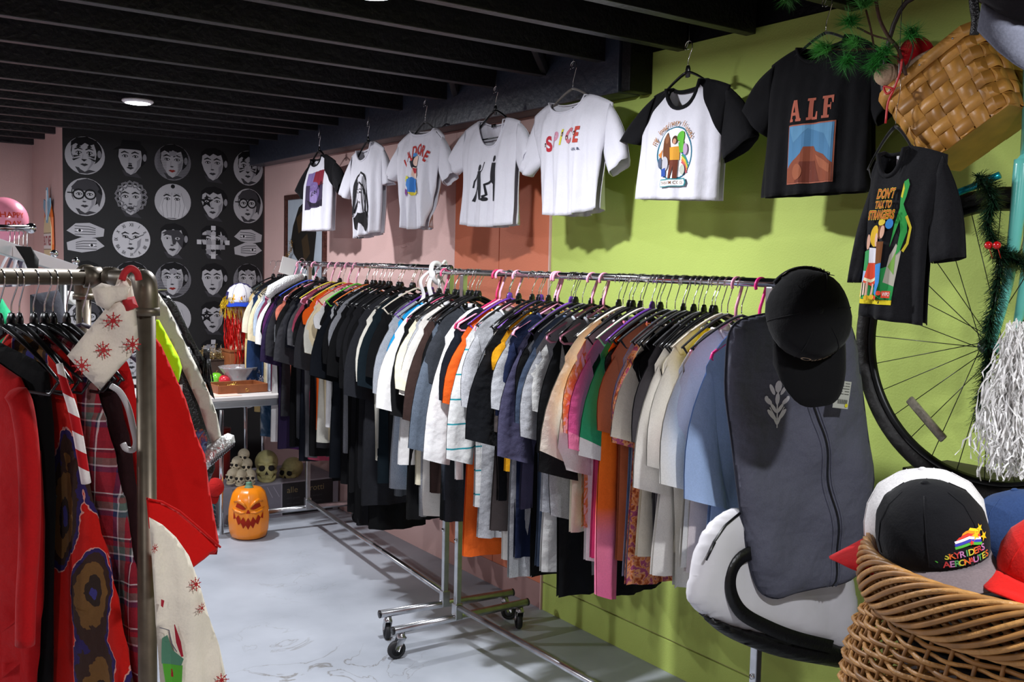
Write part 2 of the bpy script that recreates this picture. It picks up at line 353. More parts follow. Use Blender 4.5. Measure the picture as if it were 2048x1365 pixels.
# ------------------------------------------------------------------ garments
class Tee:
    """T-shirt cut given in its own plane: x to its right, z up; it faces -y.
    L/R = dict(neck, sh, co, ci, ap, hem) of (x, z) points; gives a surface function for prints"""
    def __init__(s, L, R, dipf=.09, dipb=.02, t0=.03, folds=.012, ph=0., hemcurve=0., sl_t=.03, sl_yaw=(0, 0), scoop=1.0, lam=.11, waist=0., flare=0., sp=1.35):
        s.L, s.R, s.dipf, s.dipb, s.t0, s.A, s.ph, s.hc, s.slt, s.yaw, s.sc, s.lam, s.waist = L, R, dipf, dipb, t0, folds, ph, hemcurve, sl_t, sl_yaw, scoop, lam, waist
        s.fl = flare; s.sp = sp
    def side(s, S, v):                     # boundary x at height fraction v
        va = (S['ap'][1]-S['hem'][1])/(S['sh'][1]-S['hem'][1])
        if v <= va:
            k = v/va; return S['hem'][0]+(S['ap'][0]-S['hem'][0])*(k*k*(3-2*k)) - (S['ap'][0]*s.waist*math.sin(PI*k))
        k = (v-va)/(1-va); return S['ap'][0]+(S['sh'][0]-S['ap'][0])*(1-(1-k)**1.6)
    def top(s, x, front):
        L, R = s.L, s.R; nl, nr = L['neck'], R['neck']
        if x <= nl[0]:
            k = (x-L['sh'][0])/(nl[0]-L['sh'][0]); return L['sh'][1]+(nl[1]-L['sh'][1])*(1-(1-k)**s.sp)
        if x >= nr[0]:
            k = (x-R['sh'][0])/(nr[0]-R['sh'][0]); return R['sh'][1]+(nr[1]-R['sh'][1])*(1-(1-k)**s.sp)
        k = (x-nl[0])/(nr[0]-nl[0]); zc = nl[1]+(nr[1]-nl[1])*k
        w = max(0, 1-abs(2*k-1)**(2.4*s.sc)); return zc-(s.dipf if front else s.dipb)*w**.62
    def bot(s, x):
        L, R = s.L['hem'], s.R['hem']; k = max(0, min(1, (x-L[0])/(R[0]-L[0]))); return L[1]+(R[1]-L[1])*k-s.hc*math.sin(PI*k)
    def fold(s, x, z, v):
        a = s.A*(1-v)**.8
        return a*math.sin(2*PI*x/s.lam+s.ph+2.3*z)+a*.5*math.sin(2*PI*x/(s.lam*.47)+1.7*s.ph-5*z)+s.A*.25*math.sin(9*z+s.ph*3+x*7)
    def pt(s, u, v, front):
        x = s.side(s.L, v)*(1-u)/2+s.side(s.R, v)*(1+u)/2
        zt, zb = s.top(x, front), s.bot(x); z = zb+(zt-zb)*v
        T = s.t0*math.sqrt(max(0, 1-u*u*.97))*(1-.55*smoothstep((v-.6)/.4))+.0025
        inneck = s.L['neck'][0] < x < s.R['neck'][0]
        if v > .8 and not inneck: T *= 1-.8*smoothstep((v-.8)/.2)
        y = s.fold(x, z, v)
        return Vector((x, y-T if front else y+T, z))
    def surf(s, x, z):
        zt, zb = s.top(x, True), s.bot(x); v = max(0, min(1, (z-zb)/(zt-zb)))
        xl, xr = s.side(s.L, v), s.side(s.R, v); u = max(-1, min(1, (2*x-xl-xr)/(xr-xl)))
        p = s.pt(u, v, True); return Vector((x, p.y, z))
    def sleeve(s, S, sg, j, k, front, js, long=0):
        a = j/js; t = -1+2*k
        A = Vector((S['sh'][0]-sg*.012, 0, S['sh'][1]-.002)); B = Vector((S['ap'][0]-sg*.01, 0, S['ap'][1]))
        C, Dp = Vector((S['co'][0], 0, S['co'][1])), Vector((S['ci'][0], 0, S['ci'][1]))
        top = A.lerp(C, a)+Vector((sg*(.014+.012*(s.sp > 1.5))*math.sin(PI*a), 0, .012*math.sin(PI*a))); bot = B.lerp(Dp, a)+Vector((-sg*.004*math.sin(PI*a), 0, 0))
        p = top.lerp(bot, k)
        th = s.slt*math.sqrt(max(0, 1-t*t))*(.35+.65*a)+.002
        yw = s.yaw[0 if sg < 0 else 1]*a*a
        y = yw+s.A*.5*math.sin(2*PI*k*1.6+s.ph+a*2)*a
        return Vector((p.x, y-th if front else y+th, p.z))
    def build(s, name, mats, parent, nu=16, nv=16, ns=7, raglan=False, band=None, cuff=0, solid=0, yoke=None, openhem=True):
        """mats: [body, sleeve]"""
        bm = bmesh.new()
        for front in (True, False):
            G = [[bm.verts.new(s.pt(-1+2*i/nu, 1-(1-j/nv)**1.0, front)) for i in range(nu+1)] for j in range(nv+1)]
            for j in range(nv):
                for i in range(nu):
                    q = (G[j][i], G[j][i+1], G[j+1][i+1], G[j+1][i])
                    f = bm.faces.new(q if front else q[::-1])
            if front: F = G
            else: Bk = G
        for S, sg in ((s.L, -1), (s.R, 1)):
            ks = 8
            for front in (True, False):
                G = [[bm.verts.new(s.sleeve(S, sg, j, k/ks, front, ns)) for k in range(ks+1)] for j in range(ns+1)]
                for j in range(ns):
                    for k in range(ks):
                        q = (G[j][k], G[j][k+1], G[j+1][k+1], G[j+1][k])
                        f = bm.faces.new(q if (front == (sg > 0)) else q[::-1])
                        f.material_index = 1 if raglan else 0
                        if cuff and j == ns-1: f.material_index = 1
        if raglan:
            for S, sg in ((s.L, -1), (s.R, 1)):
                a = Vector((S['neck'][0]*.86, 0, S['neck'][1])); b = Vector((S['ap'][0]*.98, 0, S['ap'][1])); t_ = b-a
                n = Vector((-t_.z, 0, t_.x))*(1 if sg < 0 else -1); n.normalize()
                if n.z < 0: n = -n
                bmesh.ops.bisect_plane(bm, geom=bm.verts[:]+bm.edges[:]+bm.faces[:], plane_co=a, plane_no=n)
                for f in bm.faces:
                    c = f.calc_center_median()
                    if sg*c.x > 0 and (c-a).dot(n) > 0 and sg*c.x > sg*a.x*.9: f.material_index = 1
        bmesh.ops.remove_doubles(bm, verts=bm.verts, dist=.0012)
        ob = obj(name, bm, mats, parent)
        if solid:
            m = ob.modifiers.new('thickness', 'SOLIDIFY'); m.thickness = solid; m.offset = 0
        return ob
    def collar(s, name, m, parent, r=.0055, n=14, flat=1.9):
        bm = bmesh.new(); a, b = s.L['neck'][0], s.R['neck'][0]; pts = []
        for i in range(n+1):
            x = a+(b-a)*(i/n); x = min(max(x, a+.0006), b-.0006); z = s.top(x, True); q = s.surf(x, z-.003); pts.append(Vector((x, q.y-.001, z-.001)))
        for i in range(n, -1, -1):
            x = a+(b-a)*(i/n); x = min(max(x, a+.0006), b-.0006); z = s.top(x, False); pts.append(Vector((x, -s.surf(x, z).y*.3+.008, z-.001)))
        tube(bm, pts, r, 6, closed=True); return obj(name, bm, m, parent)
def hook_bm(bm, r=.0016, x0=0, z0=0, R=.02, h=.105, side=1, mi=0):
    """hook whose inner top rests at height h above z0"""
    c = Vector((x0, 0, z0+h-R)); pts = [Vector((x0, 0, z0)), Vector((x0, 0, z0+h*.22)), Vector((x0+side*.006, 0, z0+h*.38)), Vector((x0+side*R*.95, 0, z0+h-R*1.5))]
    for i in range(13):
        a = -.25+i*(PI+.75)/12; pts.append(c+Vector((side*R*math.cos(a), 0, R*math.sin(a))))
    tube(bm, catmull(pts, 2), r, 6, mi=mi)
def arm_pts(w, drop, cz=0, n=8, sg=1): return [Vector((sg*w*i/n, 0, cz-drop*(i/n)**1.35-.0)) for i in range(n+1)]
HG = {}
def hanger_meshes(kind, colr):
    key = (kind, colr)
    if key in HG: return HG[key]
    m = {'plastic': lambda: mat('hanger_'+colr, colr, .3, spec=.5), 'velvet': lambda: mat('velvet_'+colr, colr, .95, sheen=.3), 'tube': lambda: mat('hanger_'+colr, colr, .35, spec=.5)}[kind]()
    b = bmesh.new(); h = bmesh.new()
    if kind == 'tube':
        P0 = [Vector((0, 0, 0))]
        L = [Vector((-.178, 0, -.098)), Vector((-.183, 0, -.113)), Vector((-.168, 0, -.124)), Vector((0, 0, -.124)), Vector((.168, 0, -.124)), Vector((.183, 0, -.113)), Vector((.178, 0, -.098)), Vector((0, 0, -.004))]
        pts = []
        for a, c in zip(L, L[1:]+L[:1]): pts += [a.lerp(c, k/4) for k in range(4)]
        tube(b, pts, .0046, 8, closed=True); hook_bm(h, .0048, 0, -.004, .021, .112)
        hm = m
    elif kind == 'velvet':
        for sg in (1, -1): tube(b, arm_pts(.185, .092, 0, 8, sg), [.013-.0007*i for i in range(9)], 8, flat=.35)
        tube(b, [(-.178, 0, -.09), (-.155, 0, -.115), (.155, 0, -.115), (.178, 0, -.09)], .004, 6)
        hook_bm(h, .0017, 0, .006, .02, .104); hm = CHROME
    else:
        # moulded plastic: deep centre block, arching arms, lower bar
        for sg in (1, -1): tube(b, arm_pts(.188, .098, .002, 9, sg), [.016-.0010*i for i in range(10)], 8, flat=.32)
        lathe(b, [(.0, -.018), (.013, -.016), (.014, .012), (.009, .024), (.0, .026)], 10, sy=.55)
        tube(b, [(-.18, 0, -.095), (-.155, 0, -.12), (.155, 0, -.12), (.18, 0, -.095)], .0035, 6)
        hook_bm(h, .0017, 0, .02, .02, .09); hm = CHROME
    # arm radius is used in both axes: squeeze thickness
    for v in b.verts:
        if kind != 'tube': v.co.y *= .55
    bo = bpy.data.meshes.new('hanger_body'); b.to_mesh(bo); b.free(); bo.materials.append(m)
    ho = bpy.data.meshes.new('hanger_hook'); h.to_mesh(ho); h.free(); ho.materials.append(hm)
    for me in (bo, ho):
        for p in me.polygons: p.use_smooth = True
    HG[key] = (bo, ho); return HG[key]
def hanger(kind, colr, loc, rotz, label, group=None, ht=.104, hookmat=None):
    bo, ho = hanger_meshes(kind, colr)
    o = bpy.data.objects.new('clothes_hanger', bo); COL.objects.link(o); o.location = loc; o.rotation_euler = (0, 0, rotz)
    k = bpy.data.objects.new('hook', ho); COL.objects.link(k); k.parent = o
    tag(o, label, 'hanger', group); return o
# ------------------------------------------------------------------ eight shirts hung in a row along the right wall
WHITE = cloth('white_jersey', '#d9d8e0', .02, wr=.35); BLK = cloth('black_jersey', '#0d0d10', .15, wr=.35); OFFB = cloth('washed_black_jersey', '#1a1a1d', .2, wr=.5)
def wall_shirt(Yc, X, data, label, name='t_shirt', mats=None, rot=-PI/2, yaw=0, **kw):
    """data in world Y, z read off the wall line; local x = Yc - Y"""
    t = tag(empty(name, (X, Yc, 0), rot+yaw), label, 'shirt')
    f = lambda p: (Yc-p[0], p[1])
    L = {k: f(v) for k, v in data['L'].items()}; R = {k: f(v) for k, v in data['R'].items()}
    bk = {k: kw.pop(k) for k in list(kw) if k in ('raglan', 'cuff')}
    T = Tee(L, R, **kw)
    T.build('body', mats or [WHITE, WHITE], t, 40, 30, 10, solid=.002, **bk)
    return t, T
def d(neck, sh, co, ci, ap, hem): return dict(neck=neck, sh=sh, co=co, ci=ci, ap=ap, hem=hem)
TC = .104
# 1 raglan shirt with violet and red print, nearest the corner
t, T = wall_shirt(5.72, 2.52, dict(L=d((5.83, 2.235), (5.9, 2.2), (6.07, 2.07), (5.94, 1.985), (5.93, 2.08), (5.935, 1.79)), R=d((5.66, 2.25), (5.5, 2.2), (5.36, 2.07), (5.43, 2.0), (5.52, 2.06), (5.54, 1.79))),
                  'small white shirt with black sleeves and violet and red print, farthest along the wall', mats=[WHITE, BLK], raglan=True, dipf=.055, dipb=.01, t0=.045, folds=.012)
T.collar('collar', BLK, t)
a = Art(); a.poly([(-.1, -.12), (.13, -.1), (.13, .12), (-.1, .105)], '#3a2f48').poly([(-.1, .03), (0.0, .03), (0, .11), (-.1, .105)], '#77689a').poly([(0.0, .02), (.13, .03), (.13, .12), (0, .112)], '#7c2534')
a.poly(ell(.02, -.01, .07, .06), '#6f5b8e').poly(ell(.0, -.05, .05, .045), '#8d7bab').poly([(-.06, -.1), (.13, -.1), (.13, -.06), (.03, -.08), (-.08, -.06)], '#221b2b')
a.polys(text_polys('NEW WAVE', .03, .01, .06, 0, rot=.55), '#141016').polys(text_polys('THE CITY', .018, 0, .0, .02), '#9d8ec0')
a.build('print', lambda x, z: T.surf(x, z+2.035), t, step=.009)
# 2 shirt with line portrait
t, T = wall_shirt(5.05, 2.52, dict(L=d((5.18, 2.235), (5.28, 2.21), (5.41, 2.005), (5.30, 1.965), (5.27, 2.06), (5.175, 1.735)), R=d((4.99, 2.27), (4.87, 2.225), (4.765, 2.03), (4.845, 2.02), (4.865, 2.07), (4.90, 1.77))),
                  'white T-shirt with black sketch of a long-haired woman in a dark top', dipf=.08, dipb=.015, t0=.045, folds=.012, ph=1)
T.collar('collar', WHITE, t)
a = Art(); zz = 1.94
hair = [(-.08, .1), (-.06, .145), (-.02, .165), (.03, .15), (.06, .11), (.075, .04), (.085, -.03), (.07, -.1), (.045, -.05), (.05, .03), (.03, .09), (-.02, .11), (-.05, .06), (-.055, 0), (-.075, -.06), (-.1, -.1), (-.11, -.04), (-.095, .03)]
a.poly(ell(-.01, .04, .05, .07), '#d8d3da').polys(strip2(hair+hair[:1], .011), '#1a181c')
for k in range(6): a.polys(strip2([(-.07+.004*k-.006*i, .12-.04*i+.01*math.sin(i+k)) for i in range(6)], .004), '#1a181c')
for k in range(5): a.polys(strip2([(.02+.012*k+.004*i, .14-.045*i+.01*math.sin(i*1.5+k)) for i in range(6)], .004), '#1a181c')
a.poly(ell(-.03, .05, .012, .005), '#1a181c').poly(ell(.015, .052, .012, .005), '#1a181c').polys(strip2([(-.045, .066), (-.03, .07), (-.015, .066)], .004), '#1a181c').polys(strip2([(.0, .066), (.015, .071), (.03, .066)], .004), '#1a181c')
a.polys(strip2([(-.006, .045), (-.008, .02), (.0, .016)], .003), '#4a444c').poly(ell(.0, -.002, .018, .007), '#3a2c30').poly(ell(.0, -.001, .011, .0025), '#f0eef2')
a.poly([(-.075, -.09), (-.02, -.06), (.03, -.065), (.075, -.05), (.09, -.13), (.07, -.17), (.03, -.12), (-.02, -.11), (-.05, -.16), (-.07, -.15)], '#151417')
a.polys(strip2([(-.03, -.12), (-.05, -.19), (.02, -.205), (.06, -.2)], .005), '#1a181c')
a.build('print', lambda x, z: T.surf(x, z+zz), t, step=.03, tf=lambda x, y: (x*1.02-.02, y))
# 3 J'ADORE
t, T = wall_shirt(4.46, 2.52, dict(L=d((4.555, 2.285), (4.71, 2.23), (4.81, 2.08), (4.73, 2.035), (4.69, 2.07), (4.635, 1.80)), R=d((4.32, 2.275), (4.24, 2.23), (4.125, 2.045), (4.215, 1.985), (4.27, 2.05), (4.365, 1.79))),
                  "white T-shirt with red J'ADORE lettering above a blue and yellow figure", dipf=.028, dipb=.01, t0=.045, folds=.015, ph=2, hemcurve=.02)
T.collar('collar', WHITE, t, .004)
a = Art()
for ch, x, z, r_ in [('J', -.09, -.022, .55), ("'", -.075, .012, .4), ('A', -.054, .018, .4), ('D', -.014, .04, .18), ('O', .028, .046, -.02), ('R', .068, .034, -.25), ('E', .102, .006, -.45)]:
    a.polys(text_polys(ch, .074, .03, x, z, .72, rot=r_), '#b5302c')
a.poly([(-.01, .02), (.02, .015), (.03, -.02), (.01, -.06), (-.02, -.03), (-.035, -.01)], '#22242c').poly(ell(.015, -.01, .018, .026), '#e9c9b8').poly(ell(-.002, .022, .014, .01), '#4b8fd0').poly(ell(-.02, .0, .01, .008), '#c03434')
a.poly([(.0, -.04), (.04, -.05), (.045, -.085), (.02, -.1), (-.005, -.08)], '#e9c9b8').poly([(.0, -.045), (.04, -.05), (.035, -.07), (.01, -.075)], '#b8343c')
a.poly([(-.05, -.08), (-.03, -.09), (-.03, -.12), (-.055, -.11)], '#d8d446').poly([(-.045, -.1), (0, -.09), (.04, -.12), (.05, -.16), (.02, -.175), (-.02, -.165), (-.05, -.13)], '#3f7fc8').poly([(-.02, -.165), (.03, -.17), (.045, -.155), (.05, -.175), (.0, -.185)], '#e0cd45').poly([(-.055, -.145), (-.03, -.16), (-.035, -.195), (-.06, -.17)], '#7a3f86')
a.build('print', lambda x, z: T.surf(x, z+2.13), t, step=.009)
# 4 scoop neck shirt, two dark figures
t, T = wall_shirt(3.81, 2.52, dict(L=d((3.905, 2.27), (4.05, 2.235), (4.16, 2.13), (4.10, 2.03), (4.035, 2.06), (4.05, 1.795)), R=d((3.695, 2.26), (3.59, 2.235), (3.5, 2.105), (3.555, 2.0), (3.60, 2.05), (3.60, 1.785))),
                  'white scoop-neck T-shirt with two small black standing figures printed on it', dipf=.125, dipb=.025, t0=.045, folds=.01, ph=.4, hemcurve=.015, waist=.08)
T.collar('collar', WHITE, t, .0035)
a = Art()
a.poly(ell(-.035, .06, .012, .015), '#26262c').poly([(-.05, .045), (-.02, .045), (-.01, -.02), (.0, -.09), (-.03, -.085), (-.04, -.03), (-.07, -.095), (-.085, -.09), (-.055, -.02)], '#26262c').polys(strip2([(-.03, .03), (-.01, .05), (-.005, .085)], .006), '#26262c').polys(strip2([(-.05, .03), (-.075, .0), (-.08, -.03)], .008), '#26262c')
a.poly(ell(.07, .095, .013, .014), '#1d1d22').poly([(.05, .078), (.092, .075), (.095, .0), (.092, -.095), (.078, -.095), (.078, -.02), (.055, .0)], '#1d1d22').polys(strip2([(.065, -.005), (.02, -.02), (.03, -.065), (.01, -.075)], .012), '#1d1d22').poly(ell(.022, -.085, .017, .009), '#1d1d22')
a.build('print', lambda x, z: T.surf(x, z+1.985), t, step=.009)
b2 = bmesh.new(); box(b2, (.0, .005, 2.236), (.034, .002, .014)); obj('neck_tag', b2, BLACKP, t)
# 5 SPICE
t, T = wall_shirt(3.22, 2.52, dict(L=d((3.352, 2.283), (3.48, 2.24), (3.56, 2.02), (3.5, 1.985), (3.425, 2.04), (3.40, 1.825)), R=d((3.12, 2.29), (2.975, 2.24), (2.865, 2.02), (2.965, 1.955), (3.005, 2.045), (3.02, 1.835))),
                  'white boxy T-shirt with SPICE in red, pink and yellow letters', dipf=.055, dipb=.02, t0=.05, folds=.014, ph=1.4, hemcurve=.02)
T.collar('collar', WHITE, t, .0035)
a = Art()
for ch, x, z, c, r_ in [('S', -.095, -.012, '#b3303c', .22), ('P', -.047, .002, '#cf8fa4', .12), ('I', -.008, .008, '#d8cf45', 0), ('C', .038, .01, '#c9737c', -.03), ('E', .09, .01, '#bf4a3f', -.06)]:
    a.polys(text_polys(ch, .084, .045, x, z, .82, rot=r_), c)
for x, z in [(-.115, -.02), (-.004, .015), (.022, .0), (.078, .012)]: a.poly(ell(x, z+.008, .005, .009), '#33202a').poly(ell(x+.001, z+.006, .0025, .005), '#e6c3b4')
a.polys(text_polys('GIRL B.', .014, .02, .095, -.045), '#2b3a5c')
a.build('print', lambda x, z: T.surf(x, z+2.115), t, step=.009)
b2 = bmesh.new(); box(b2, (-.002, .012, 2.247), (.036, .002, .014)); obj('neck_tag', b2, BLACKP, t)
# 6 raglan with oval print
t, T = wall_shirt(2.575, 2.52, dict(L=d((2.655, 2.25), (2.74, 2.235), (2.91, 2.085), (2.80, 2.06), (2.785, 2.1), (2.80, 1.86)), R=d((2.485, 2.262), (2.365, 2.225), (2.235, 2.045), (2.38, 1.965), (2.385, 2.06), (2.40, 1.84))),
                  'white T-shirt with black raglan sleeves and oval group picture print', mats=[WHITE, BLK], raglan=True, dipf=.085, dipb=.02, t0=.05, folds=.009, ph=.7)
T.collar('collar', BLK, t, .0075)
a = Art(); zz = 2.01
a.poly(ell(.0, .0, .087, .094, 36), '#2e6f86').poly(ell(.0, .0, .082, .089, 36), '#e8e7ea')
for k, c in enumerate(['#3c7da0', '#4f9a58', '#d8c04a', '#d98a45', '#c05a62']):
    pts = [(.035+.0*k, -.0-.008*k), (.055, -.014-.008*k), (.07-.002*k, -.04-.008*k)]; a.polys(strip2(pts, .008), c)
a.poly([(-.08, .0), (-.06, .02), (-.07, -.02)], '#d98a45')
a.poly([(-.055, .01), (-.045, .05), (-.03, .075), (-.015, .05), (-.005, .0), (-.015, -.04), (-.045, -.04)], '#6b3f26').poly(ell(-.028, .05, .009, .016), '#8b5a3c').poly(ell(.01, .045, .012, .015), '#4a2c1d').poly(ell(.01, .04, .007, .01), '#c79276').poly([(-.012, .02), (.03, .022), (.028, -.025), (-.006, -.025)], '#d79a35').poly([(-.005, -.025), (.025, -.025), (.022, -.09), (.01, -.09), (.01, -.045), (-.006, -.1), (-.018, -.095)], '#6d3626')
a.poly(ell(.036, .055, .016, .02), '#5fb33b').poly([(.025, .035), (.05, .04), (.045, .0), (.03, .0)], '#5fb33b').poly(ell(-.035, -.035, .018, .025), '#b9b7bd').poly([(-.06, -.055), (-.03, -.05), (-.03, -.08), (-.055, -.08)], '#2e4f9c').poly(ell(-.07, -.03, .008, .02), '#55627a').poly(ell(.045, -.06, .014, .018), '#b7bcae').poly(ell(.06, .01, .012, .02), '#b79bb8')
a.polys(arc_text('my imaginary friends', .027, 0, -.004, .112, PI*.86, PI*.16, .012, .9, .92), '#a8713a')
a.poly([(-.058, -.118), (.06, -.118), (.066, -.105), (.06, -.09), (-.058, -.09), (-.064, -.105)], '#2e7f86').poly([(-.054, -.115), (.056, -.115), (.061, -.105), (.056, -.094), (-.054, -.094), (-.059, -.105)], '#e6e8e6').polys(text_polys("THINK I'M COOL", .0155, .01, .001, -.1045, .85), '#7a4a2c')
a.build('print', lambda x, z: T.surf(x, z+zz), t, step=.009)
# 7 ALF shirt
t, T = wall_shirt(2.0, 2.52, dict(L=d((2.08, 2.30), (2.19, 2.262), (2.30, 2.14), (2.20, 2.035), (2.19, 2.08), (2.21, 1.84)), R=d((1.9, 2.31), (1.80, 2.258), (1.705, 2.11), (1.79, 2.03), (1.80, 2.07), (1.79, 1.842))),
                  'black cropped T-shirt with ALF in brick red over a blue picture panel', mats=[BLK, BLK], dipf=.06, dipb=.015, t0=.04, folds=.008, ph=2.1)
T.collar('collar', BLK, t, .005)
a = Art()
def slab(l):                                            # slab-serif capitals, 1 high
    if l == 'A': return [[(.0, 0), (.3, 0), (.3, .1), (.24, .1), (.28, .28), (.2, .28), (.4, 1), (.3, 1)][:0] or [(.05, .08), (.22, .08), (.44, .9), (.36, 1), (.28, 1)], [(.3, 1), (.52, 1), (.82, .08), (.56, .08), (.38, .8)], [(.2, .28), (.66, .28), (.66, .42), (.22, .42)], [(0, 0), (.32, 0), (.32, .12), (0, .12)], [(.5, 0), (.88, 0), (.88, .12), (.5, .12)]]
    if l == 'L': return [[(.12, 0), (.38, 0), (.38, 1), (.12, 1)], [(0, 0), (.7, 0), (.7, .12), (0, .12)], [(.7, 0), (.7, .36), (.6, .36), (.52, .1)], [(0, .88), (.5, .88), (.5, 1), (0, 1)]]
    return [[(.12, 0), (.38, 0), (.38, 1), (.12, 1)], [(0, 0), (.5, 0), (.5, .12), (0, .12)], [(0, .88), (.78, .88), (.78, 1), (0, 1)], [(.78, 1), (.78, .66), (.7, .66), (.6, .88)], [(.38, .46), (.56, .46), (.56, .58), (.38, .58)], [(.56, .36), (.62, .36), (.62, .68), (.56, .68)]]
for l, x in (('A', -.074), ('L', -.008), ('F', .048)):
    a.polys([[(x+px*.052, .045+pz*.066) for px, pz in p] for p in slab(l)], '#b8644f')
a.poly([(-.077, -.147), (.1, -.147), (.1, .035), (-.077, .035)], '#a5604c').poly([(-.073, -.143), (.096, -.143), (.096, .031), (-.073, .031)], '#4f81a8').poly([(-.05, -.02), (.0, .02), (.06, .0), (.09, -.05), (.09, .03), (-.07, .03)], '#5f92b6')
a.poly([(-.073, -.143), (.096, -.143), (.096, -.09), (.06, -.062), (.03, -.05), (.02, -.035), (-.01, -.035), (-.02, -.055), (-.05, -.075), (-.073, -.1)], '#8a4a33').poly([(-.04, -.143), (.05, -.143), (.03, -.08), (-.02, -.08)], '#6d3527').poly([(.03, -.06), (.09, -.095), (.09, -.12), (.05, -.1)], '#a35f42').poly(ell(-.03, -.11, .02, .025), '#9c5a3e')
a.build('print', lambda x, z: T.surf(x, z+2.02), t, step=.009)
# 8 washed black shirt in front of the bicycle
K8 = 2.3/2.4; q8 = lambda y, z: (y*K8, 1.6+(z-1.6)*K8)
t, T8 = wall_shirt(1.63*K8, 2.3, dict(L=d(q8(1.685, 1.937), q8(1.712, 1.88), q8(1.757, 1.575), q8(1.72, 1.578), q8(1.712, 1.66), q8(1.725, 1.485)), R=d(q8(1.603, 1.947), q8(1.49, 1.915), q8(1.425, 1.65), q8(1.512, 1.632), q8(1.52, 1.72), q8(1.524, 1.468))),
    'faded black T-shirt with green and yellow storybook print, hung before the bicycle wheel', mats=[OFFB, OFFB], dipf=.07, dipb=.012, t0=.04, folds=.01, ph=.6, sl_t=.035, sl_yaw=(0, .0))
T8.collar('collar', OFFB, t, .006)
b2 = bmesh.new(); box(b2, (.0, .012, 1.895), (.03, .002, .03)); obj('neck_tag', b2, mat('white_label', '#d8d5da', .7), t)
a = Art(); zz = 1.68
a.poly([(-.125, -.14), (-.115, -.158), (.065, -.158), (.065, -.05), (.08, .0), (.04, .03), (.0, .04), (-.05, .04), (-.09, .02), (-.11, -.04)], '#16161a')
a.poly([(-.13, -.138), (-.115, -.158), (.068, -.158), (.068, -.146), (-.11, -.146), (-.124, -.128), (-.118, -.06), (-.128, -.06)], '#e3cf2a').poly([(-.122, -.13), (-.11, -.145), (.068, -.145), (.068, -.05), (-.02, -.07), (-.115, -.06)], '#2f9b50')
a.poly([(.02, -.1), (.068, -.11), (.075, -.02), (.05, .0), (.03, -.03)], '#b9b5a4').poly([(.03, -.06), (.06, -.08), (.055, -.02)], '#7fae4e')
# tall green figure
a.poly([(.035, .158), (.05, .165), (.062, .15), (.06, .12), (.055, .1), (.075, .075), (.085, .03), (.07, -.02), (.055, -.03), (.06, .03), (.05, .06), (.035, .02), (.025, -.01), (.03, .05), (.042, .09), (.035, .12)], '#35a04c').poly([(.035, .155), (.045, .14), (.045, .115), (.036, .12)], '#e0d23a').polys(strip2([(.075, .07), (.095, .04), (.092, .0), (.08, -.02)], .009), '#dccb3a')
# children seen from behind
a.poly(ell(-.098, .005, .012, .02), '#d8a890').poly([(-.12, -.02), (-.085, -.015), (-.085, -.075), (-.12, -.07)], '#3c9a58').poly([(-.122, -.07), (-.085, -.072), (-.083, -.1), (-.12, -.1)], '#a9c4e6').polys(strip2([(-.112, -.1), (-.108, -.14)], .01)+strip2([(-.093, -.1), (-.09, -.135)], .01), '#e7c9b8')
a.poly(ell(-.06, .02, .026, .028), '#e9bd2e').poly(ell(-.047, .01, .012, .018), '#e6b9a2').poly([(-.085, -.01), (-.04, -.012), (-.035, -.055), (-.08, -.055)], '#e8e6ee').poly([(-.08, -.05), (-.04, -.05), (-.018, -.1), (-.05, -.112), (-.1, -.1)], '#dd4a2c').polys(strip2([(-.095, -.092), (-.06, -.098), (-.022, -.09)], .008), '#e9e2b8').polys(strip2([(-.075, -.1), (-.073, -.14)], .011)+strip2([(-.045, -.105), (-.052, -.138)], .011), '#e6b9a2').poly(ell(-.07, -.142, .012, .007), '#e9bd2e').poly(ell(-.047, -.14, .014, .007), '#e9bd2e')
a.poly(ell(-.015, .035, .018, .024), '#6b3a22').poly(ell(-.008, .03, .01, .017), '#e3b297').poly([(-.035, .005), (.005, .005), (.008, -.05), (-.03, -.055)], '#7a4a26').poly([(-.028, -.055), (.008, -.05), (.012, -.1), (.0, -.135), (-.02, -.13), (-.012, -.1)], '#3f8fd6').poly(ell(-.012, -.14, .016, .006), '#d8452f').poly(ell(.015, -.128, .012, .006), '#d8452f').poly(ell(-.018, .055, .018, .009), '#e0c23a')
for s_, y, sz, w in (("DON'T", .128, .034, .9), ('TALK TO', .1, .026, .85), ('STRANGERS', .073, .032, .78)):
    a.polys(text_polys(s_, sz, .055, -.035, y, w), '#e6c22e'); a.polys(text_polys(s_, sz, .01, -.035, y, w), '#c0502c')
a.poly([(.03, -.14), (.068, -.14), (.068, -.122), (.03, -.122)], '#d8452f').polys(text_polys('WPO', .014, .01, .05, -.131), '#f0e6e0')
a.poly(ell(.02, .05, .015, .013), '#3f8fd6')
a.build('print', lambda x, z: T8.surf(x, z+zz), t, step=.009, tf=lambda x, y: (x*.62+.0-.12*(y if False else 0)+.004+ (y*.1), y))
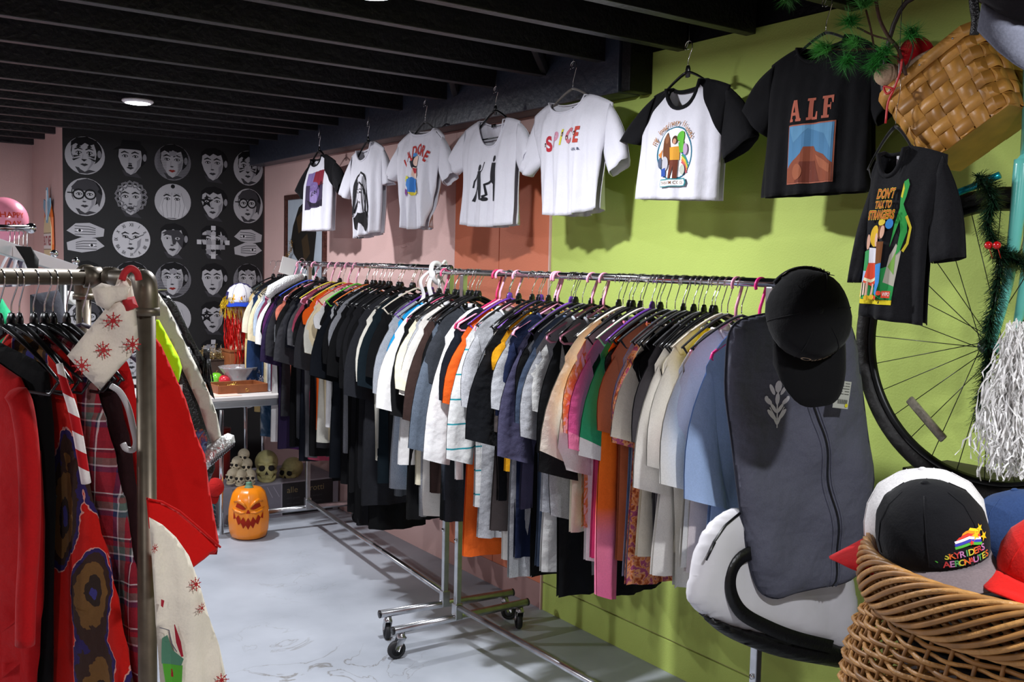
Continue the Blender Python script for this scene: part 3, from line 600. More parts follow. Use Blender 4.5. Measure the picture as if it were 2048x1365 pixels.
# hangers of the wall shirts
for (y, z, k, c, lb, X, w) in [(5.735, 2.28, 'plastic', '#0c0c0e', 'black hanger of the violet print raglan shirt near the corner', 2.52, .8), (5.07, 2.28, 'plastic', '#0c0c0e', 'black hanger of the white shirt with the sketched woman', 2.52, .75),
        (4.43, 2.315, 'velvet', '#121216', "slim black hanger of the white J'ADORE shirt", 2.52, .9), (3.79, 2.30, 'plastic', '#0c0c0e', 'black hanger of the scoop-neck shirt with two figures', 2.52, .9),
        (3.225, 2.325, 'velvet', '#6c655e', 'taupe velvet hanger of the white SPICE shirt', 2.52, 1.0), (2.57, 2.295, 'plastic', '#0c0c0e', 'black hanger of the raglan shirt with oval print', 2.52, .9), (1.985, 2.33, 'velvet', '#101012', 'black hanger of the black ALF shirt', 2.52, .9)]:
    h = hanger(k, c, (X, y, z-.0), -PI/2, lb); h.scale = (w, 1, 1.0)
h = hanger('velvet', '#0e0e11', (2.3, 1.577, 1.985), -PI/2, 'thin black hanger of the storybook shirt before the bicycle'); h.scale = (.42, 1, 1.15)
# small screw hooks and wires the hangers hang from
for (y, z0, X) in [(5.735, 2.372, 2.52), (5.07, 2.372, 2.52), (4.43, 2.41, 2.52), (3.79, 2.395, 2.52), (3.225, 2.42, 2.52), (2.57, 2.387, 2.52), (1.985, 2.42, 2.52), (1.577, 2.095, 2.3)]:
    b2 = bmesh.new(); top = 2.43 if X > 2.4 else 2.43
    tube(b2, [(0, 0, top+.03-z0), (0, 0, max(.02, .01)), (0, .008, .0), (0, .012, -.004), (0, .006, -.012), (0, -.004, -.010)], .0012, 5)
    tag(obj('hook_wire', b2, STEEL, loc=(X, y, z0)), {5.735: 'wire over the hanger of the violet print raglan shirt', 5.07: 'wire over the hanger of the sketched woman shirt', 4.43: "wire over the hanger of the J'ADORE shirt", 3.79: 'wire over the hanger of the two figures shirt', 3.225: 'wire over the taupe hanger of the SPICE shirt', 2.57: 'wire over the hanger of the oval print raglan shirt', 1.985: 'wire over the hanger of the ALF shirt', 1.577: 'long wire holding the storybook shirt hanger'}[y], 'hook')
# ------------------------------------------------------------------ clothes racks
def make_rack(x0, y0, x1, y1, zr, ra, rb, label, base_dx=(-.30, .36)):
    """uprights at (x0,y0) and (x1,y1); hanging rail runs from distance -ra before to rb past them"""
    t = tag(empty('clothes_rack', (x0, y0, 0), -math.atan2(x1-x0, y1-y0)), label, 'clothes rack')
    Ln = math.hypot(x1-x0, y1-y0)
    b = bmesh.new(); tube(b, [(0, -ra, zr), (0, Ln+rb, zr)], .0127, 16); obj('hang_rail', b, CHROME, t)
    for yy in (0, Ln):
        b = bmesh.new(); box(b, (0, yy, (zr+.17)/2-.006), (.024, .024, zr-.17-.01), bev=.003); o = obj('upright', b, STEEL, t, smooth=False)
        b = bmesh.new(); lathe(b, [(.0, .0), (.008, 0), (.008, .005), (0, .007)], 10, Matrix.Translation((-.0125, yy, .45)) @ Matrix.Rotation(-PI/2, 4, 'Y')); obj('button', b, CHROME, o)
        b = bmesh.new(); box(b, (0, yy, .145), (.036, .034, .07), bev=.004); obj('socket', b, STEEL, t, smooth=False)
        b = bmesh.new(); tube(b, [(base_dx[0], yy, .12), (base_dx[1], yy, .12)], .0165, 14); bb = obj('base_bar', b, STEEL, t)
        for dx in base_dx:
            b = bmesh.new(); tube(b, [(dx+(-.002 if dx < 0 else .002), yy, .12), (dx+(-.006 if dx < 0 else .006), yy, .12)], .0172, 14); obj('end_cap', b, BLACKP, bb)
            s = 1 if dx < 0 else -1; cx = dx+s*.035
            c = bmesh.new(); rot = Matrix.Translation((cx, yy, 0)) @ Matrix.Rotation(s*.9+.5+yy, 4, 'Z')
            lathe(c, [(.0, .104), (.014, .104), (.016, .092), (.018, .088), (.018, .083), (0, .083)], 14, rot)
            for q in (-.014, .014):
                g = [(-.018, .086), (.018, .086), (.03, .045), (.026, .032), (.014, .032)]
                vs = [[c.verts.new(rot @ Vector((gx, q+dd, gz))) for gx, gz in g] for dd in (-.001, .001)]
                c.faces.new(vs[0]); c.faces.new(vs[1][::-1])
                for i in range(5): c.faces.new((vs[0][i], vs[0][(i+1) % 5], vs[1][(i+1) % 5], vs[1][i]))
            box(c, (.0, 0, .086), (.036, .03, .003), rot)
            cs = obj('caster', c, STEEL, t)
            w = bmesh.new(); ax = rot @ Matrix.Translation((.02, 0, .0375)) @ Matrix.Rotation(PI/2, 4, 'X')
            lathe(w, [(.024, -.011), (.034, -.0105), (.0375, -.006), (.0375, .006), (.034, .0105), (.024, .011), (.022, .008), (.022, -.008), (.024, -.011)], 28, ax)
            obj('wheel', w, RUBBER, cs)
            w = bmesh.new(); lathe(w, [(0, -.009), (.0215, -.008), (.0215, .008), (0, .009)], 20, ax); lathe(w, [(0, -.017), (.005, -.016), (.005, .016), (0, .017)], 8, ax); obj('hub', w, mat('grey_nylon', '#5b5b5e', .5), cs)
    b = bmesh.new(); tube(b, [(0, .01, .165), (0, Ln-.01, .165)], .0127, 14); obj('lower_rail', b, STEEL, t)
    for yy in (-ra, Ln+rb):
        b = bmesh.new(); sgn = -1 if yy < 0 else 1; tube(b, [(0, yy, zr), (0, yy+sgn*.012, zr)], .0138, 14); obj('rail_cap', b, BLACKP, t)
    return t
make_rack(2.155, 1.84, 2.155, 3.45, 1.57, .03, .23, 'near chrome clothes rack on casters, its base meeting the other rack')
make_rack(2.195, 3.62, 2.36, 5.5, 1.585, .0, .12, 'far chrome clothes rack on casters, reaching to the pumpkin', (-.30, .34))

def railx(y): return 2.155 if y < 3.69 else 2.195+(y-3.62)*(.165/1.88)
def y_at(px, dx=-.225, z=1.36):
    lo, hi = .9, 6.6
    for _ in range(40):
        m = (lo+hi)/2
        if pr((railx(m)+dx, m, z))[0] > px: lo = m
        else: hi = m
    return (lo+hi)/2
# fabric patterns
def stripes(cols, scale, axis=2, w=.5):
    def f(nt, co):
        s = nt.nodes.new('ShaderNodeSeparateXYZ'); nt.links.new(co, s.inputs[0])
        m = nt.nodes.new('ShaderNodeMath'); m.operation = 'MULTIPLY'; m.inputs[1].default_value = scale; nt.links.new(s.outputs[axis], m.inputs[0])
        g = nt.nodes.new('ShaderNodeMath'); g.operation = 'FRACT'; nt.links.new(m.outputs[0], g.inputs[0])
        return ramp(nt, g.outputs[0], [(0, cols[0]), (w, cols[1])])
    return f
def splotch(cols, scale, dist=1.5, det=4):
    def f(nt, co):
        n = nt.nodes.new('ShaderNodeTexNoise'); n.inputs['Scale'].default_value = scale; n.inputs['Distortion'].default_value = dist; n.inputs['Detail'].default_value = det
        nt.links.new(co, n.inputs['Vector']); k = len(cols)
        return ramp(nt, n.outputs['Fac'], [(.34+.32*i/k, c) for i, c in enumerate(cols)], 'LINEAR')
    return f
def gradz(stops, z0, z1):
    def f(nt, co):
        s = nt.nodes.new('ShaderNodeSeparateXYZ'); nt.links.new(co, s.inputs[0])
        r = nt.nodes.new('ShaderNodeMapRange'); r.inputs[1].default_value = z0; r.inputs[2].default_value = z1; nt.links.new(s.outputs[2], r.inputs[0])
        return ramp(nt, r.outputs[0], stops, 'LINEAR')
    return f
PAT = {'tie': splotch(['#16243c', '#23415e', '#56718a', '#c9d3d8'], 5), 'sequin': splotch(['#8a3a26', '#c46a3c', '#e2a070', '#a04a6e'], 60, .6), 'peachprint': splotch(['#f2e2bd', '#f0b060', '#e8954a', '#f6ecd4'], 16, 2.5),
       'blackprint': splotch(['#8f9093', '#c9c9cc', '#3c3c40', '#b5b5b8'], 11, 1), 'teal_stripe': stripes(['#dcdcda', '#2f8f9a'], 11, 2, .93), 'dip': gradz([(0, '#e8709c'), (.36, '#ee7f98'), (.5, '#f46a22'), (1, '#ee7414')], -.92, -.3),
       'heather': None, 'tealtrim': gradz([(0, '#e2e0dc'), (.88, '#e2e0dc'), (.9, '#1f8f96'), (1, '#1f8f96')], -.8, -.02)}
SH = {'black': '#0b0b0d', 'charcoal': '#2b2b2f', 'washed black': '#1b1b1e', 'navy': '#10151f', 'white': '#e6e4e2', 'cream': '#e5dcc4', 'off-white': '#dedad2', 'light grey': '#a9abb0', 'grey': '#707377'}
# (photo x of shoulder, colour words, hex or None, sleeve: s short, b big short, l long, n cap, hem length, half width, pattern)
FAR = [(484, 'charcoal', '#3f4444', 'l', .80, .2), (491, 'pale yellow', '#dcc083', 'l', .86, .21), (496, 'cream', None, 's', .82, .2), (500, 'navy blue', '#1d3358', 'l', .76, .21), (505, 'tie-dyed blue', '#23415e', 's', 1.02, .18, 'tie'), (510, 'cream', '#e2d6b5', 's', .74, .19), (514, 'off-white', None, 's', .7, .2),
       (519, 'pale blue', '#b4c4d4', 's', .7, .2), (523, 'raspberry', '#7d3352', 's', .72, .2), (528, 'white', None, 's', .98, .215), (533, 'black', None, 's', .9, .2), (538, 'dark violet', '#2c2140', 'b', 1.0, .22, None), (543, 'plum', '#4b1d4f', 's', 1.02, .19), (548, 'charcoal', None, 'b', .8, .21), (553, 'grey', None, 's', .8, .19),
       (559, 'coral', '#d97c66', 'n', .72, .205), (564, 'black', None, 's', .95, .2), (570, 'dark grey', '#3b3b3f', 'b', .9, .215), (577, 'charcoal', '#35353a', 's', .9, .2), (583, 'navy', None, 's', 1.02, .19), (589, 'grey', '#5c5b5e', 's', .97, .21), (595, 'pink', '#b94d66', 's', 1.0, .19), (601, 'black', None, 's', .95, .21), (607, 'charcoal', None, 'b', .9, .2),
       (613, 'orange', '#dd5a14', 'n', .8, .2), (619, 'off-white', '#cfccc0', 's', .85, .21), (625, 'beige', '#d8c8a6', 's', .83, .2), (632, 'white', None, 'n', .75, .215), (639, 'black', None, 'b', 1.02, .2), (646, 'navy', '#0c1017', 'b', .98, .23), (653, 'printed grey', '#8f9093', 's', .9, .21, 'blackprint'), (660, 'black', None, 's', 1.0, .22), (667, 'light grey', '#8b8c91', 's', .83, .215),
       (674, 'black', None, 'b', 1.12, .22), (681, 'washed black', None, 's', 1.0, .22), (689, 'black', None, 'b', 1.15, .22), (697, 'washed black', None, 's', 1.16, .21), (706, 'charcoal', '#232429', 'b', 1.02, .24), (716, 'black', None, 's', 1.16, .2), (727, 'cream white', '#dcd8cb', 's', .8, .235), (738, 'deep teal black', '#0d1920', 'b', .9, .215), (752, 'black', None, 's', .9, .2)]
NEAR = [(768, 'light grey', '#9fa1a6', 's', .86, .225), (773, 'grey', '#5a5c60', 's', .9, .185), (779, 'white', None, 'b', .7, .25), (790, 'bright blue', '#1d8fc4', 's', .85, .2), (799, 'black', None, 'b', .95, .215), (810, 'cream', '#ddd6bd', 's', .78, .225), (820, 'light grey', None, 's', .92, .2), (829, 'off-white', None, 's', .9, .2), (839, 'brown', '#3b2b27', 'b', .8, .215), (852, 'blue-grey', '#5b6572', 'l2', .82, .22),
        (859, 'black', None, 's', .9, .185), (866, 'charcoal', '#33363c', 's', .9, .2), (884, 'bright white', '#ecebea', 'l2', .7, .235), (902, 'navy', '#11151f', 's', .88, .21), (914, 'orange', '#e2621f', 's', .98, .225), (925, 'teal-striped white', '#dcdcda', 'l2', .78, .23, 'teal_stripe'), (933, 'black', None, 's', .9, .18), (940, 'light grey', '#b5b6ba', 's', .9, .205), (957, 'black', '#0f1116', 'b', .72, .26), (969, 'taupe', '#5b5351', 'b', .82, .235),
        (975, 'grey', '#55575b', 's', .85, .185), (981, 'off-white', None, 's', .95, .2), (990, 'mustard yellow', '#dfa019', 'n', .6, .22), (1000, 'light grey', '#b9bbbe', 's', .97, .225), (1012, 'royal navy', '#1c2645', 's', .9, .21), (1020, 'grey', '#6a6b70', 's', .9, .19), (1028, 'slate violet', '#4f4d68', 'b', .7, .24), (1041, 'black', None, 's', .95, .205), (1053, 'denim blue', '#465368', 's', .9, .225), (1059, 'grey', '#48494e', 's', .85, .185), (1065, 'light grey', None, 's', .7, .235), (1078, 'off-white', '#cfcfcc', 's', .9, .21), (1091, 'black', '#101216', 'b', .98, .225),
        (1106, 'heather grey', '#8f8f92', 'l', .9, .2), (1121, 'cream ringer', '#dfd8c8', 'b', .72, .245), (1138, 'peach printed', '#f0b060', 's', .7, .235, 'peachprint'), (1145, 'black', None, 'n', .8, .18), (1150, 'white', None, 'b', .82, .225), (1164, 'hot pink', '#dc5590', 's', .78, .235), (1177, 'black', '#0b0c0f', 's', .93, .2), (1190, 'white and green', '#2f9a6c', 'b', .68, .22), (1206, 'orange to pink dip-dyed', '#ee7f98', 'l3', .70, .205, 'dip'), (1218, 'rust orange', '#b9603a', 's', .78, .22),
        (1226, 'black', None, 'n', .75, .18), (1232, 'heather blue', '#7f8fae', 's', .8, .225), (1246, 'sequinned rust', '#c46a3c', 's', .82, .225, 'sequin'), (1262, 'cream', '#e4dccb', 's', .74, .205), (1271, 'black', None, 'n', .7, .18), (1280, 'dark grey', '#4a474b', 's', .74, .22), (1291, 'black', None, 'n', .7, .18), (1301, 'off-white', '#e3dfd8', 'b', .76, .23), (1311, 'black', None, 'n', .7, .18), (1322, 'ivory', '#e9e6df', 'b', .79, .225), (1333, 'cream', '#dfd8c8', 'n', .7, .18), (1345, 'warm white', '#e8e4dc', 'b', .70, .235), (1364, 'blush white', '#ddd0ce', 's', .72, .22), (1378, 'yellow', '#d9c21c', 'n', .76, .14), (1402, 'pale blue', '#a6bfe6', 'b', .70, .215)]
ORD = ['first', 'second', 'third', 'fourth', 'fifth', 'sixth', 'seventh', 'eighth', 'ninth', 'tenth', 'eleventh', 'twelfth']
HK = []
def fill_rack(rows, which, seed, hangs):
    r = random.Random(seed); cnt = {}; tot = {}
    for q in rows: tot[q[1]] = tot.get(q[1], 0)+1
    names = []
    for q in rows:
        cnt[q[1]] = cnt.get(q[1], 0)+1
        kd = 'long-sleeved top' if q[3] in ('l', 'l2', 'l3') else 'T-shirt'
        nm = ('%s %s' % (q[1], kd)) if tot[q[1]] == 1 else '%s %s %s' % (ORD[cnt[q[1]]-1], q[1], kd)
        names.append(nm)
    for i, q in enumerate(rows):
        px, cname, hx, sl, hem, w = q[:6]; pat = q[6] if len(q) > 6 else None
        y = y_at(px, -(w-.0)-.01); x = railx(y); hx = hx or SH[cname]
        rot = r.uniform(-.07, .07); zr = 1.57 if which == 'near' else 1.585
        kind = 'long_sleeved_top' if sl in ('l', 'l2', 'l3') else 't_shirt'
        nm = names[i]; left = names[i-1] if i else None; right = names[i+1] if i+1 < len(rows) else None
        if nm.split()[0] in ORD:
            lab = '%s %s on the %s rack from the left' % (nm, 'hanging' if len(nm.split()) < 5 else '', which)
            lab = ' '.join(lab.split()).replace(' ,', ',')
        else:
            nb = left or right; lab = '%s on the %s rack, next to the %s' % (nm, which, nb); lab = lab if len(lab.split()) <= 16 else '%s on the %s rack' % (nm, which)
        z0 = zr+.0127-.11+.001
        t = tag(empty(kind, (x, y, z0), rot), lab[0].lower()+lab[1:], 'top' if 'long' in kind else 'shirt', 'garments on the %s rack' % which)
        w -= .012; shz = -.122-(w-.19)*.8; th = r.uniform(.012, .02)
        if sl == 's': out, dn, sw = r.uniform(.05, .08), r.uniform(.21, .28), .14
        elif sl == 'b': out, dn, sw = r.uniform(.06, .1), r.uniform(.29, .36), .16
        elif sl == 'n': out, dn, sw = .035, .10, .10
        elif sl == 'l2': out, dn, sw = r.uniform(.07, .1), .44, .12
        elif sl == 'l3': out, dn, sw = .01, .80, .075
        else: out, dn, sw = r.uniform(.0, .03), .60, .095
        def side(s_):
            o_, d_ = out*r.uniform(.85, 1.15), dn*r.uniform(.94, 1.06)
            ap = (s_*(w-.04), shz-.19); hemx = w-r.uniform(.02, .06)
            return dict(neck=(s_*.086, -.036), sh=(s_*w, shz), co=(s_*(w+o_), shz-d_), ci=(s_*(w+o_-sw*.97), shz-d_-sw*.28), ap=ap, hem=(s_*hemx, -hem+r.uniform(-.01, .01)))
        T = Tee(side(-1), side(1), dipf=.05, dipb=.012, t0=th, folds=r.uniform(.006, .011), ph=r.uniform(0, 6), sl_t=r.uniform(.018, .028), sl_yaw=(r.uniform(-.035, .012), r.uniform(-.02, .02)), lam=r.uniform(.1, .16), hemcurve=.01, sp=1.75)
        m = cloth('cloth_%s_%s' % (hx.strip('#'), pat or ''), hx, .16 if cname in ('heather grey', 'heather blue', 'blue-grey', 'light grey', 'charcoal') else .05, PAT.get(pat) if pat else None)
        m2 = m
        if cname == 'cream ringer': m2 = cloth('cloth_0b0b0d_', '#0b0b0d')
        if cname == 'white and green': m2 = cloth('cloth_e6e4e2_', '#e6e4e2')
        if cname == 'hot pink': m2 = cloth('cloth_f7a', '#e8799f')
        if cname == 'heather blue': m2 = cloth('cloth_navy2', '#1c2f66')
        T.build('body', [m, m2], t, 14, 14, 6, cuff=m2 is not m)
        T.collar('neckband', m2 if cname not in ('white and green',) else m, t, .0048, 8)
        # stitched label inside the neck
        b = bmesh.new(); box(b, (0, .004, -.04), (.03, .0012, .022)); obj('neck_tag', b, mat('white_label', '#d8d5da', .7) if r.random() < .6 else BLACKP, t)
        q8 = hangs.get(px)
        k, c, cn = q8 if q8 else ('plastic', '#0c0c0e', 'black plastic')
        h = hanger(k, c, (x, y, z0), rot, '%s hanger holding the %s on the %s rack' % (cn, nm, which), 'hangers on the %s rack' % which)
        HK.append(y)
        if cname == 'ivory':
            a = Art(); a.poly([(-.125, -.62), (-.075, -.62), (-.075, -.40), (-.125, -.40)], '#2a2a2c').poly([(-.118, -.56), (-.08, -.56), (-.08, -.49)], '#d8a41c').poly([(-.112, -.61), (-.085, -.61), (-.085, -.575), (-.112, -.575)], '#d8a41c')
            for k_ in range(5): a.polys(strip2([(-.12+.01*k_, -.46), (-.12+.01*k_, -.405)], .002), '#c9c7c4')
            a.polys(text_polys('THIRTEEN', .018, .01, -.09, -.635), '#2a2a2c').build('print', lambda x, z: T.surf(x, z), t, step=.015)
        rows_T.append((T, t, cname, which))
rows_T = []
PK = ('tube', '#e89ab4', 'light pink tubular'); PU = ('plastic', '#5a2f86', 'purple plastic'); VB = ('velvet', '#0e0e11', 'black velvet'); BG = ('velvet', '#cfc6b4', 'beige velvet')
fill_rack(FAR, 'far', 3, {523: PK, 528: PK, 548: ('velvet', '#1c3fae', 'bright blue'), 559: PK, 589: ('velvet', '#c9b62c', 'yellow'), 595: PK, 601: PK, 613: ('velvet', '#cfba22', 'yellow'), 619: PK, 625: ('velvet', '#c32a22', 'red'), 639: ('velvet', '#5cc22a', 'lime green'), 646: ('velvet', '#e8761c', 'orange'), 632: PK, 752: BG})
fill_rack(NEAR, 'near', 5, {768: PU, 779: ('tube', '#d4577f', 'rose pink tubular'), 884: ('tube', '#c02a5c', 'crimson tubular'), 902: PK, 925: PK, 914: PU, 969: PU, 1000: PK, 1012: PK, 1041: PU, 1028: VB, 1053: VB, 1078: PK, 1106: PK, 1121: BG, 1164: BG, 1190: PU, 1206: VB, 1218: VB, 1232: VB, 1246: VB, 1262: VB, 1280: VB, 1322: BG, 1345: PK, 1364: VB, 1378: VB, 1402: ('tube', '#ee1f86', 'hot pink tubular')})
# ------------------------------------------------------------------ cloth sheets cut to an outline
def px2plane(pts, A, ang):
    """photo outline -> (s, z) on the vertical plane through A with direction angle ang"""
    dx, dy = math.cos(ang), math.sin(ang); nx, ny = -dy, dx; out = []
    for x, y in pts:
        r_ = ray(x, y); t = ((A[0]-CAM.x)*nx+(A[1]-CAM.y)*ny)/(r_.x*nx+r_.y*ny); p = CAM+r_*t
        out.append(((p.x-A[0])*dx+(p.y-A[1])*dy, p.z))
    return out
def grid_fill(outline, step):
    b = bmesh.new(); vs = [b.verts.new((x, 0, z)) for x, z in outline]
    for t in mgeo.tessellate_polygon([[Vector((x, z, 0)) for x, z in outline]]):
        try: b.faces.new([vs[i] for i in t])
        except Exception: pass
    for ax in (0, 2):
        co = [v.co[ax] for v in b.verts]; v = math.floor(min(co)/step)*step+step
        while v < max(co):
            n = Vector((0, 0, 0)); n[ax] = 1; pc = Vector((0, 0, 0)); pc[ax] = v
            bmesh.ops.bisect_plane(b, geom=b.verts[:]+b.edges[:]+b.faces[:], plane_co=pc, plane_no=n); v += step
    return b
def edge_dist(outline, x, z):
    m = 9
    for (ax, az), (bx, bz) in zip(outline, outline[1:]+outline[:1]):
        dx, dz = bx-ax, bz-az; l2 = dx*dx+dz*dz or 1e-9; t = max(0, min(1, ((x-ax)*dx+(z-az)*dz)/l2))
        m = min(m, math.hypot(x-ax-t*dx, z-az-t*dz))
    return m
def smooth_outline(pts, k=4):
    return [(p.x, p.y) for p in catmull([Vector((a[0], a[1], 0)) for a in pts], k, closed=True)]
def sheet(name, outline, m, parent=None, fold=None, step=.025, thick=.002, loc=None, ang=0, recalc=True):
    b = grid_fill(outline, step)
    for v in b.verts:
        if fold: v.co.y += fold(v.co.x, v.co.z)
    bmesh.ops.recalc_face_normals(b, faces=b.faces)
    o = obj(name, b, m, parent)
    if thick: md = o.modifiers.new('thickness', 'SOLIDIFY'); md.thickness = thick; md.offset = 0
    if loc is not None: o.location = loc; o.rotation_euler = (0, 0, ang)
    return o
def pillow(name, outline, m, depth, rim, parent=None, fold=None, step=.03, loc=None, ang=0, backflat=1.0):
    out = bmesh.new()
    for sgn in (-1, 1):
        b = grid_fill(outline, step); vm = {}
        for v in b.verts:
            d_ = edge_dist(outline, v.co.x, v.co.z); k = min(1, d_/rim); T = depth*math.sqrt(max(0, 1-(1-k)**2))
            y = sgn*T*(1 if sgn < 0 else backflat)+(fold(v.co.x, v.co.z)*(1 if sgn < 0 else .6)*k if fold else 0)
            vm[v] = out.verts.new((v.co.x, y, v.co.z))
        for f in b.faces: out.faces.new([vm[v] for v in f.verts])
        b.free()
    bmesh.ops.remove_doubles(out, verts=out.verts, dist=.0008); bmesh.ops.recalc_face_normals(out, faces=out.faces)
    o = obj(name, out, m, parent)
    if loc is not None: o.location = loc; o.rotation_euler = (0, 0, ang)
    return o
# ------------------------------------------------------------------ portrait wallpaper on the back wall
WP = mat('wallpaper_black', '#101012', .75, noise=.15, nscale=8, bump=.2, bscale=300)
wp = tag(empty('wallpaper', (1.326, YB, 0)), 'black wallpaper with rows of round black and white portraits of women', 'wallpaper')
bm = bmesh.new(); box(bm, ((WX-.008-1.326)/2, .006, 1.305), (WX-.008-1.326, .0116, 2.61)); obj('paper_sheet', bm, WP, wp, smooth=False)
G1, G2, G3, DK, MID = '#a5a4a8', '#86858a', '#6e6d72', '#131315', '#38373b'
def face(a, kind):
    """a woman's head about 1 unit = roundel radius"""
    disc = kind in ('cat', 'goggles', 'veil', 'news', 'newsred', 'clock')
    if disc: a.poly(ell(0, 0, 1, 1, 32), {'veil': G1, 'clock': '#b5b4b8', 'cat': G1, 'goggles': G1}.get(kind, G3))
    if kind == 'hands':
        for s_, z_ in ((1, .42), (-1, -.35)):
            a.poly([(-.95*s_, z_-.05), (-.5*s_, z_+.35), (.2*s_, z_+.4), (.95*s_, z_+.1), (.9*s_, z_-.3), (.2*s_, z_-.42), (-.5*s_, z_-.3)], G1)
            for k in range(4): a.polys(strip2([(-.55*s_, z_+.22-.15*k), (.15*s_, z_+.2-.14*k), (.5*s_, z_+.1-.1*k)], .035), MID)
            a.poly(ell(-.3*s_, z_-.02, .16, .07), '#d5d4d8').poly(ell(-.3*s_, z_-.02, .07, .07), DK)
        return
    if kind != 'clock': a.poly([(-.5, -.6), (.3, -.75), (.55, -1.0 if not disc else -.8), (.1, -.95), (-.3, -.93)], MID)
    if kind not in ('veil', 'clock', 'medusa'):
        a.poly(ell(.08, .22, .78, .74, 22), DK)
        if kind != 'goggles': a.poly(ell(.72, .12, .1, .2), G2)
    a.poly([(-.62, .5), (-.3, .78), (.2, .8), (.5, .6), (.58, .1), (.5, -.35), (.25, -.7), (-.02, -.85), (-.25, -.72), (-.52, -.3), (-.66, .1)], G1 if kind != 'clock' else '#b5b4b8')
    if kind == 'medusa':
        for k in range(15):
            t = k/15*2*PI; cx, cy = .68*math.cos(t), .15+.68*math.sin(t)
            if cy > -.55: a.polys(strip2([(cx+.2*math.cos(j*1.3+k)*.8, cy+.2*math.sin(j*1.3+k)*.8) for j in range(6)], .1), G2); a.polys(strip2([(cx+.2*math.cos(j*1.3+k)*.8, cy+.2*math.sin(j*1.3+k)*.8) for j in range(6)], .025), DK)
    if kind in ('plain', 'star', 'mask', 'check', 'news', 'newsred', 'cat'):
        a.poly([(-.7, .45), (-.45, .62), (-.2, .5), (.0, .66), (.25, .55), (.45, .62), (.55, .3), (.68, .4), (.6, .8), (.1, 1.0), (-.4, .92), (-.68, .7)], DK)
    if kind == 'hat':
        a.poly([(-.95, .42), (-.5, .52), (.3, .52), (.9, .42), (.7, .6), (.55, .66), (.5, 1.0), (-.45, 1.0), (-.55, .66), (-.75, .58)], DK)
    if kind == 'goggles': a.poly([(-.7, .5), (-.4, .85), (.1, .98), (.5, .8), (.7, .45), (.6, .3), (-.6, .35)], MID).poly([(.5, .4), (.85, .1), (.7, -.5), (.55, -.2)], MID)
    if kind == 'veil':
        a.poly(ell(0, .85, .12, .12, 8), DK).poly([(-.5, .35), (.5, .35), (.8, -.5), (.4, -.9), (-.4, -.9), (-.75, -.4)], '#b5b4b8')
        for k in range(6): a.polys(strip2([(-.4+.17*k, .5), (-.6+.25*k, -.2), (-.5+.2*k, -.85)], .02), G3)
    ey = .14
    for ex in (-.32, .22):
        a.polys(strip2([(ex-.2, ey+.16), (ex-.02, ey+.25), (ex+.2, ey+.17)], [.05, .09, .03]), DK)
        a.poly([(ex-.17, ey), (ex-.05, ey+.09), (ex+.1, ey+.07), (ex+.18, ey), (ex+.02, ey-.07)], DK).poly([(ex-.12, ey), (ex-.03, ey+.045), (ex+.08, ey+.035), (ex+.12, ey), (ex, ey-.035)], '#cfced2').poly(ell(ex, ey+.01, .045, .05, 10), DK)
    if kind not in ('veil',):
        a.polys(strip2([(-.1, .05), (-.12, -.2)], .03), G2).poly([(-.17, -.24), (-.08, -.2), (.06, -.23), (.0, -.28), (-.1, -.28)], MID)
        lip = '#8e2a24' if kind == 'newsred' else MID
        a.poly([(-.25, -.47), (-.12, -.41), (-.05, -.435), (.02, -.41), (.16, -.47), (-.03, -.57)], lip).polys(strip2([(-.22, -.47), (-.03, -.485), (.13, -.47)], .018), DK)
        a.poly([(.3, -.1), (.52, .1), (.46, -.35), (.22, -.68), (.05, -.82), (.3, -.4)], G2)
    if kind == 'cat':
        for s_ in (-1, 1):
            a.poly([(-.05+s_*.15, .0), (-.05+s_*.55, -.02), (-.05+s_*.5, -.12)], DK).poly([(-.05+s_*.17, -.1), (-.05+s_*.6, -.22), (-.05+s_*.52, -.3)], DK).poly([(-.05+s_*.27, .62), (-.05+s_*.15, .42), (-.05+s_*.4, .42)], DK).poly([(-.05+s_*.27, -.02), (-.05+s_*.2, .1), (-.05+s_*.34, .1)], DK)
        a.poly([(-.2, -.2), (.1, -.2), (-.05, -.32)], DK)
    if kind == 'goggles':
        for ex in (-.34, .24): a.polys([q for q in strip2(ell(ex, ey, .27, .25, 16)+[ell(ex, ey, .27, .25, 16)[0]], .08)], DK)
        a.polys(strip2([(-.9, .2), (-.6, .2)], .06), DK)
    if kind == 'hat': a.poly([(-.14, -.3), (.04, -.3), (.06, -.4), (-.16, -.4)], DK)
    if kind == 'star': a.poly(star(-.38, .12, .42), DK).poly([(-.5, .14), (-.38, .2), (-.25, .14), (-.38, .07)], '#cfced2').poly(ell(-.38, .13, .05, .05, 8), DK)
    if kind == 'mask': a.poly([(-.62, .42), (-.1, .3), (-.02, -.2), (.12, -.2), (.2, .0), (.5, -.4), (.62, .3), (.3, .62), (-.3, .6)], MID).poly(ell(-.32, ey, .14, .07), G1).poly(ell(.24, ey, .14, .07), G1).poly(ell(-.32, ey, .05, .05), DK).poly(ell(.24, ey, .05, .05), DK)
    if kind == 'check':
        for i in range(-3, 4):
            for j in range(-3, 4):
                if (i+j) % 2 and i*i+j*j < 11: a.poly([(i*.27-.13, j*.27-.13), (i*.27+.13, j*.27-.13), (i*.27+.13, j*.27+.13), (i*.27-.13, j*.27+.13)], ['#b9b8bc', G2, DK][(i*5+j*3) % 3])
    if kind in ('news', 'newsred'):
        a.poly([(-.2, .6), (.2, .6), (.2, .35), (-.2, .35)], G2)
        for k in range(14): a.polys(strip2([(-.85+.05*(k % 2), .5-.09*k), (-.35, .5-.09*k)], .015)+strip2([(.25, .45-.09*k), (.9, .45-.09*k)], .015), MID)
